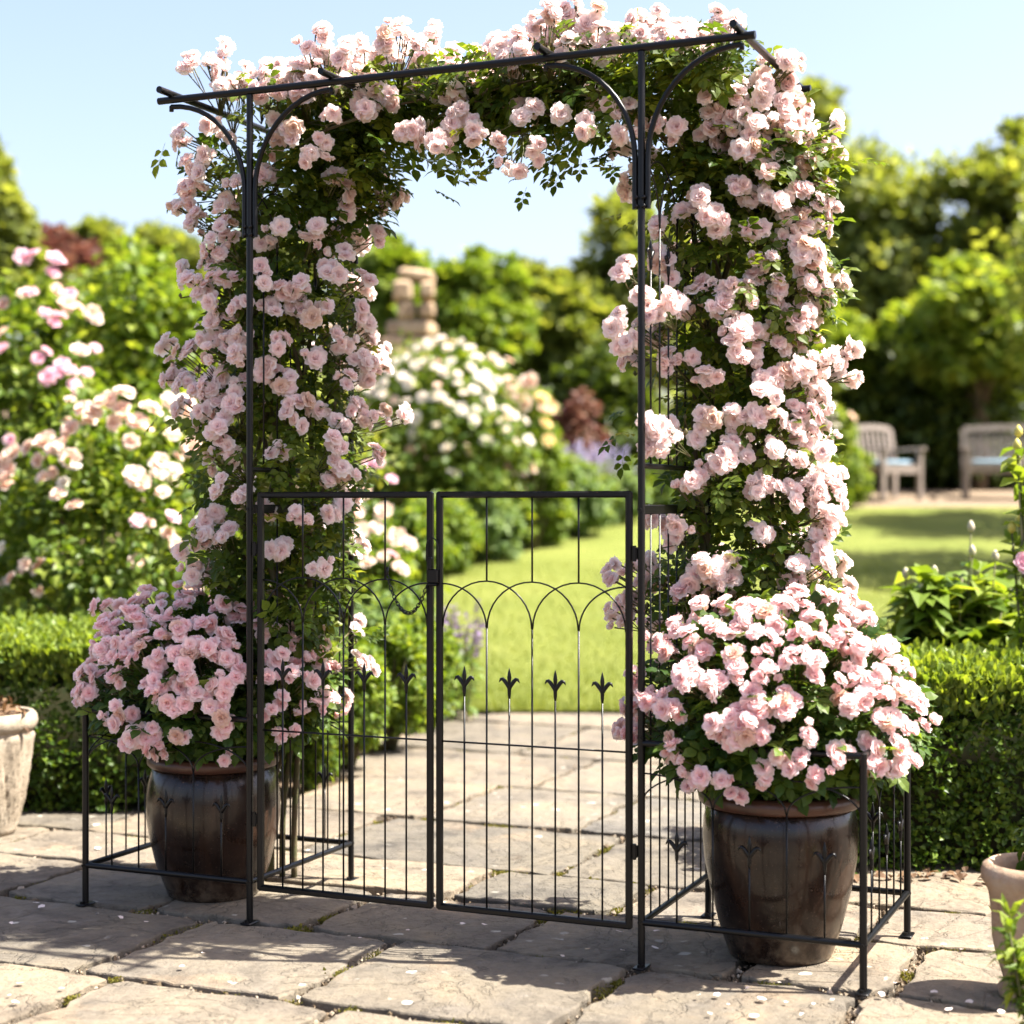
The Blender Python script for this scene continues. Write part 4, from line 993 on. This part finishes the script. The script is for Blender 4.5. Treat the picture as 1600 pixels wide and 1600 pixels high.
shrub('garden_shrub', 'dark green shrub seen through the climbing rose with the chained gate leaf', 'shrub', 430, 9.2, 330, 520, 'tree_leaf', 90, 60, .08, LEAF, 45, depth=.5)
shrub('rose_bush', 'peach and pink rose bush just behind the chained gate leaf', 'rose bush', 580, 8.9, 160, 735, 'shrub_leaf', 60, 55, .06, LEAF, 46, depth=.4,
      blooms=[('petal_cream', 0, .9, 1.4, parse("560,745 570,770 600,800 620,840 588,825 600,870 565,830 640,850 575,880 625,890 555,800")), ('petal_magenta', 0, .7, 1.0, parse("590,722 612,750 575,730 612,868"))])
# leafy edging along the path
edg = [(478, 6.35, 110, 1075, 'shrub_leaf', 'bright feathery herb mound beside the barrel shaped pot'), (545, 6.75, 130, 985, 'bright_leaf', 'bright green leafy mound behind the rear post near the chained gate leaf'),
       (610, 7.25, 130, 975, 'bright_leaf', 'bright green leafy mound midway along the path edge'), (655, 7.9, 120, 955, 'bright_leaf', 'loose green mound where path edge meets the purple salvia'), (600, 8.3, 170, 930, 'herb_leaf', 'pale green herb mound behind the path edging')]
for i, (px, Y, pw, pt, mt, lb) in enumerate(edg):
    shrub('herb_mound', lb, 'plant', px, Y, pw, pt, mt, 60, 60, .038, LEAF, 60 + i, group='leafy mounds edging the path', droop=.1)
def spikes(name, label, px, Y, pw, ptop, seed, nst, mat, leafmat, cat='plant', base=.5):
    rg = np.random.default_rng(seed); x = PX(px, Y); gz = g(Y); org = np.array([x, Y, gz]); root = empty(name, tuple(org)); tag(root, label, cat)
    w = pw / FPX * Y / 2; h = CAMH - (ptop - HOR) / FPX * Y - gz; st = MB(); Ps = []; Fl = []
    for i in range(nst):
        a = rg.random() * 6.28; r = math.sqrt(rg.random()); tip = np.array([r * w * math.cos(a), r * w * math.sin(a), h * rg.uniform(.72, 1)]); b = tip * np.array([.45, .45, 0])
        st.tube([b, (b + tip) / 2, tip], .0035, 5)
        for k in range(14): Ps.append(b + (tip - b) * rg.uniform(.05, base + .15))
        for k in range(26): Fl.append(b + (tip - b) * rg.uniform(base + .18, 1) + rg.normal(0, .008, 3))
    st.build('stems', M['stem'], root); Ps = np.array(Ps); Fl = np.array(Fl)
    leaves(root, np.zeros(3), leafmat, BLADE, Ps, rand_dir(len(Ps), rg), rg, .075, .3)
    leaves(root, np.zeros(3), mat, CARD, Fl, rand_dir(len(Fl), rg), rg, .024, .2, 'flower_spikes')
M['spike'] = leaf_mat('purple_spike', [(0, (.16, .10, .22)), (1, (.30, .22, .36))], .3, .6, (1, .9, 1.1))
M['lilac'] = leaf_mat('lilac_spike', [(0, (.34, .30, .55)), (1, (.58, .54, .76))], .3, .6, (1, .95, 1.1))
spikes('salvia', 'slender purple salvia spikes at the lawn corner behind the gate', 712, 8.25, 95, 935, 71, 18, 'spike', 'herb_leaf')
spikes('lavender', 'clump of lilac lavender spikes below the copper shrub', 935, 18.0, 130, 690, 72, 70, 'lilac', 'herb_leaf', base=.6)
# white rose and the far border
WP = parse("690,530 668,538 655,545 700,545 720,535 735,545 745,560 640,560 620,565 660,565 610,580 630,590 650,570 680,575 695,583 715,585 770,560 780,570 760,585 735,575 750,590 715,600 695,580 640,600 600,600 590,620 580,610 575,600 560,605 660,622 680,620 635,627 598,617 740,610 725,615 760,625 770,640 745,640 720,640 690,622 650,655 620,660 605,645 682,665 645,680 700,630 790,640 800,650 785,660 790,675 820,658 740,655 760,690 825,690 700,700 730,700 710,740 805,690 765,605 777,595 705,565")
shrub('rose_bush', 'large bush smothered in white roses in front of the stone ruin', 'rose bush', 690, 15.6, 330, 535, 'shrub_leaf', 140, 60, .09, LEAF, 47, depth=.8, blooms=[('petal_white', 0, 1.0, 1.75, WP), ('petal_cream', 22, .9, 1.4, None)])
shrub('rose_bush', 'small rose bush of pink and yellow blooms beside the white roses', 'rose bush', 832, 15.9, 110, 592, 'bright_leaf', 45, 55, .07, LEAF, 48, depth=.35,
      blooms=[('petal_cream', 0, 1.6, 2.2, parse("800,602 828,598 812,622 822,632 850,640 795,622")), ('petal_yellow', 0, 1.5, 2.0, parse("852,662 856,690 846,622 858,636")), ('petal_magenta', 0, 1.4, 1.8, parse("790,732"))])
for i, (px, Y, pw, pt, mt, lb) in enumerate([(690, 14.2, 110, 775, 'bright_leaf', 'lush green perennial mound under the white roses'), (630, 12.2, 140, 800, 'shrub_leaf', 'low green perennial mound behind the chained gate leaf'),
      (755, 15.1, 130, 770, 'herb_leaf', 'greyish green perennial mound at the bend of the lawn'), (835, 16.3, 140, 758, 'bright_leaf', 'fresh green perennial mound along the lawn edge'),
      (890, 17.1, 140, 715, 'herb_leaf', 'soft grey green mound in front of the lavender'), (950, 18.4, 120, 735, 'herb_leaf', 'pale feathery mound below the lavender spikes'), (1020, 19.6, 120, 715, 'shrub_leaf', 'green mound behind the gate side arch post'), (1110, 20.3, 160, 690, 'shrub_leaf', 'green border mound hidden behind the climbing rose near the benches')]):
    shrub('perennial_mound', lb, 'plant', px, Y, pw, pt, mt, 55, 60, .085, LEAF, 80 + i, depth=.42, group='green mounds along the lawn border')
shrub('copper_shrub', 'copper red shrub above the lavender', 'shrub', 900, 18.9, 110, 612, 'copper_leaf', 60, 60, .08, LEAF, 90, depth=.4)
shrub('rose_bush', 'pale pink rose bush beside the wooden armchair on the gravel', 'rose bush', 1300, 19.6, 90, 625, 'bright_leaf', 50, 50, .1, LEAF, 91, depth=.35,
      blooms=[('petal_white', 0, 1.4, 1.9, parse("1272,625 1298,635 1300,650 1302,665 1285,660")), ('petal_cream', 0, 1.5, 1.9, parse("1330,652"))])
shrub('box_ball', 'clipped green shrub between the pale pink rose bush and the wooden armchair', 'shrub', 1320, 20.2, 80, 690, 'yellow_leaf', 40, 55, .08, LEAF, 92, depth=.4)

# ruined stone pillar and wall
RY = 19.0; ruin = empty('stone_ruin', (PX(618, RY), RY, g(RY))); tag(ruin, 'broken stone pillar and wall stub behind the white rose bush', 'stone ruin')
rr2 = random.Random(4); pil = MB(); z = 0; h = CAMH - (448 - HOR) / FPX * RY - g(RY); lay_i = 0
while z < h - .15:
    dz = rr2.uniform(.13, .24); t = z / h; k = 1.0 - .62 * t; off = -.10 + .34 * t
    Mr = Matrix.Rotation(rr2.uniform(-.16, .16), 3, 'Z') @ Matrix.Rotation(rr2.uniform(-.04, .04), 3, 'Y')
    pil.box((off - k * .24 + rr2.uniform(-.05, .05), rr2.uniform(-.05, .05), z + dz / 2), (k * rr2.uniform(.42, .6), .5 * rr2.uniform(.8, 1.1), dz - .012), .035, Mr)
    pil.box((off + k * .24 + rr2.uniform(-.05, .05), rr2.uniform(-.05, .05), z + dz / 2), (k * rr2.uniform(.38, .55), .5 * rr2.uniform(.8, 1.1), dz * rr2.uniform(.8, 1.0)), .035, Mr)
    z += dz
pil.box((.24, 0, z + .06), (.40, .42, .13), .04, Matrix.Rotation(.12, 3, 'Y')); pil.build('pillar', M['ruin'], ruin, smooth=False)
wl = MB(); h2 = CAMH - (520 - HOR) / FPX * RY - g(RY)
for lay in range(int(h2 / .2)):
    x = -1.0
    while x < -.25: w_ = rr2.uniform(.2, .4); wl.box((x + w_ / 2, rr2.uniform(-.03, .03), lay * .2 + .1), (w_ - .014, .4 + rr2.uniform(-.05, .05), .188), .03, Matrix.Rotation(rr2.uniform(-.05, .05), 3, 'Z')); x += w_
wl.box((-.62, 0, h2 + .03), (.8, .5, .10), .03, Matrix.Rotation(.05, 3, 'Y')); wl.build('wall', M['ruin'], ruin, smooth=False)

# ------------------------------------------------------------------ garden chair and bench with cushions
def bench(name, label, cat, x, Y, wid, rz, group=None):
    gz = g(Y) + .02; root = empty(name, (x, Y, gz), rz); tag(root, label, cat, group); d = .56
    for sx in (-1, 1):
        f = MB(); f.box((sx * (wid / 2 - .035), -d / 2 + .035, .31), (.065, .065, .62), .006); f.build('leg', M['wood'], root, sharp=40)
        b = MB(); b.tube([(sx * (wid / 2 - .035), d / 2 - .05, 0), (sx * (wid / 2 - .035), d / 2 - .05, .42), (sx * (wid / 2 - .035), d / 2 + .05, .90)], .04, 4); b.build('leg', M['wood'], root, sharp=40)
        a = MB(); a.box((sx * (wid / 2 - .035), -.02, .635), (.08, d + .06, .032), .008); a.build('armrest', M['wood'], root, sharp=40)
    s = MB()
    for k in range(6): s.box((0, -d / 2 + .05 + k * .088, .425), (wid - .10, .072, .024), .005)
    s.box((0, -d / 2 + .03, .37), (wid - .13, .03, .085), .004); s.box((0, d / 2 - .06, .37), (wid - .13, .03, .085), .004)
    s.build('seat', M['wood'], root, sharp=40)
    k_ = MB(); tl_ = Matrix.Rotation(R(-11.5), 3, 'X')
    nsl = int((wid - .14) / .085)
    for i in range(nsl): k_.box((-(wid - .14) / 2 + (i + .5) * (wid - .14) / nsl, d / 2 - .005, .68), (.042, .018, .36), .003, tl_)
    for i in range(12):
        t = (i + .5) / 12 - .5; k_.box((t * (wid - .1), d / 2 + .035, .900 + .022 * math.cos(t * PI)), ((wid - .1) / 12 + .002, .028, .075), .002, tl_)
    k_.box((0, d / 2 - .04, .485), (wid - .12, .028, .06), .003, tl_)
    k_.build('backrest', M['wood'], root, sharp=40)
    return root
def cushion(label, x, Y, rz, wid, dy=0.0):
    gz = g(Y) + .02; o = MB().box((0, dy, .465), (wid, .44, .055), .022).build('seat_cushion', M['cushion'], None, sharp=70)
    o.location = (x, Y, gz); o.rotation_euler = (0, 0, rz); tag(o, label, 'cushion', 'blue cushions on the garden seats')
bx = PX(1388, 21.2)
bench('garden_chair', 'weathered wooden armchair turned towards the bench on the gravel', 'garden chair', bx, 21.2, .66, R(28)); cushion('blue seat cushion on the weathered wooden armchair', bx, 21.2, R(28), .5)
bx = PX(1590, 21.3)
bench('garden_bench', 'long weathered wooden bench cut off by the edge of the view', 'garden bench', bx, 21.3, 1.35, R(-10)); cushion('blue seat cushion on the long wooden bench', bx - .3, 21.35, R(-10), .5)

# ------------------------------------------------------------------ trees and tall hedges behind
tree('tall_hedge', 'dark tall hedge wall behind the wooden garden seats', 1440, 24.0, 470, 540, 800, 'dark_leaf', 150, 110, .16, 101, .1, depth=.9, shell=.1, cat='hedge')
tree('garden_tree', 'big olive green rounded tree behind the garden armchair', 1370, 28.5, 310, 205, 620, 'olive_leaf', 150, 100, .21, 102, .2)
tree('garden_tree', 'dark green tree at the edge of the view behind the maple', 1565, 27.5, 230, 195, 640, 'tree_leaf', 130, 100, .2, 103, .2)
tree('maple_tree', 'bright yellow green maple overhanging the long wooden bench', 1530, 23.0, 260, 405, 610, 'yellow_leaf', 100, 100, .17, 104, .1, flat=.45)
tree('maple_tree', 'bright green low spreading shrub tree left of the garden armchair', 1275, 23.5, 190, 480, 640, 'yellow_leaf', 60, 100, .17, 105, .08, flat=.5)
tree('pine_tree', 'tall thin pine topping the climbing rose near the bench side', 1272, 42.0, 90, 120, 330, 'tree_leaf', 34, 80, .26, 106, .16, csize=.42)
tree('garden_tree', 'olive tree just behind the front gate post beside the benches', 1000, 25.0, 210, 285, 640, 'olive_leaf', 120, 100, .2, 107, .15)
tree('garden_tree', 'mid green tree hidden behind the climbing rose near the benches', 1150, 26.0, 240, 330, 700, 'tree_leaf', 110, 100, .2, 108, .15)
tree('garden_tree', 'light green tree right of the stone ruin', 735, 20.5, 190, 388, 640, 'bright_leaf', 110, 100, .14, 109, .1)
tree('garden_tree', 'leafy green tree left of the stone ruin', 600, 22.5, 170, 360, 560, 'bright_leaf', 100, 100, .15, 110, .12)
tree('garden_tree', 'ragged green tree in the gap with pale sky beside it', 830, 23.0, 130, 395, 640, 'tree_leaf', 80, 90, .15, 111, .1)
tree('garden_tree', 'dark green bushy tree above the copper shrub', 900, 22.0, 150, 435, 700, 'tree_leaf', 100, 100, .16, 112, .12)
tree('tall_hedge', 'dark green hedge behind the copper shrub and lavender', 930, 20.6, 170, 545, 760, 'dark_leaf', 90, 100, .13, 113, .08, shell=.1, cat='hedge')
tree('tall_hedge', 'green hedge behind the stone ruin', 640, 22.5, 260, 470, 760, 'shrub_leaf', 110, 100, .14, 114, .08, shell=.1, cat='hedge')
tree('garden_tree', 'tall olive green tree at the edge of the view over the pink rose bush', -15, 17.5, 140, 205, 520, 'olive_leaf', 90, 100, .14, 115, .12)
tree('copper_tree', 'copper purple tree far behind the tall pink rose bush', 90, 26.0, 120, 358, 520, 'copper_leaf', 60, 80, .18, 116, .1)
tree('garden_tree', 'small dark far tree between copper tree and the arch', 152, 32.0, 90, 332, 480, 'tree_leaf', 50, 80, .2, 117, .12)
tree('garden_tree', 'hazy far green tree just left of the arch post', 262, 34.0, 130, 345, 480, 'olive_leaf', 55, 80, .22, 118, .12)
tree('garden_tree', 'far green tree seen through the climbing rose with the chained gate leaf', 420, 30.0, 190, 350, 560, 'olive_leaf', 80, 90, .2, 119, .12)
tree('tall_hedge', 'long green hedge far behind the rose bushes at the edge of the view', 130, 20.0, 420, 430, 760, 'shrub_leaf', 130, 100, .14, 120, .08, shell=.1, depth=.8, cat='hedge')
tree('garden_tree', 'green tree at the edge of the view casting its shade on the near lawn', 1885, 14.2, 620, 150, 610, 'tree_leaf', 90, 90, .11, 121, .12)
tree('garden_tree', 'olive tree at the edge of the view casting its shade near the gravel', 1840, 18.0, 520, 230, 620, 'olive_leaf', 80, 90, .13, 122, .12)
# a long wood beyond closes the horizon
rgw = np.random.default_rng(200); Cw = np.stack([rgw.uniform(-30, 34, 420), rgw.uniform(46, 54, 420), rgw.uniform(1.6, 4.4, 420)], 1)
Pw = np.repeat(Cw, 60, axis=0) + rgw.normal(0, .55, (420 * 60, 3)); Pw[:, 2] = np.maximum(Pw[:, 2], 1.4)
wd = obj('distant_wood', scatter('distant_wood', M['tree_leaf'], CARD, Pw, frames(rand_dir(len(Pw), rgw), rand_dir(len(Pw), rgw)), rgw.uniform(.25, .5, len(Pw)), rgw)); tag(wd, kind='stuff')

# ------------------------------------------------------------------ fallen petals on the stones
pv = np.array([(-.4, 0, .02), (.4, 0, .02), (.62, .5, .12), (.35, 1, .1), (-.35, 1, .06), (-.6, .5, .14), (0, .5, -.02)], float)
pf = [(0, 1, 6), (1, 2, 6), (2, 3, 6), (3, 4, 6), (4, 5, 6), (5, 0, 6)]
pme = [make_mesh('fallen_petal', pv * np.array([s, 1, k]), pf, M['fallen'] if 'fallen' in M else M.setdefault('fallen', petal_mat('fallen_petal', (.80, .70, .64), (.72, .52, .50), .25)), True) for s, k in ((1, 1), (.8, 2), (1.1, .4))]
spots = parse("70,1420 20,1448 60,1415 150,1432 190,1440 228,1445 280,1515 320,1494 35,1540 12,1560 30,1572 95,1550 970,1460 975,1490 1020,1485 1030,1458 1090,1560 1125,1560 1140,1575 1165,1550 1195,1565 1230,1570 1270,1575 1180,1590 1110,1588 1250,1592 1500,1488 1465,1555 1520,1572 1482,1580 1560,1587 1415,1520 720,1448 760,1449 1380,1562 1300,1568 560,1470 640,1458 150,1330 1400,1540 880,1500 1215,1540")
for i, (px, py) in enumerate(spots):
    Y = CAMH * FPX / (py - HOR); o = obj('fallen_petal', pme[i % 3]); o.location = (PX(px, Y), Y, .0075); o.scale = (rg.uniform(.007, .017),) * 3; o.rotation_euler = (rg.uniform(-.2, .2), rg.uniform(-.2, .2), rg.random() * 6.28)
    tag(o, 'pale petal fallen on the stone paving', 'petal', 'fallen petals on the paving')
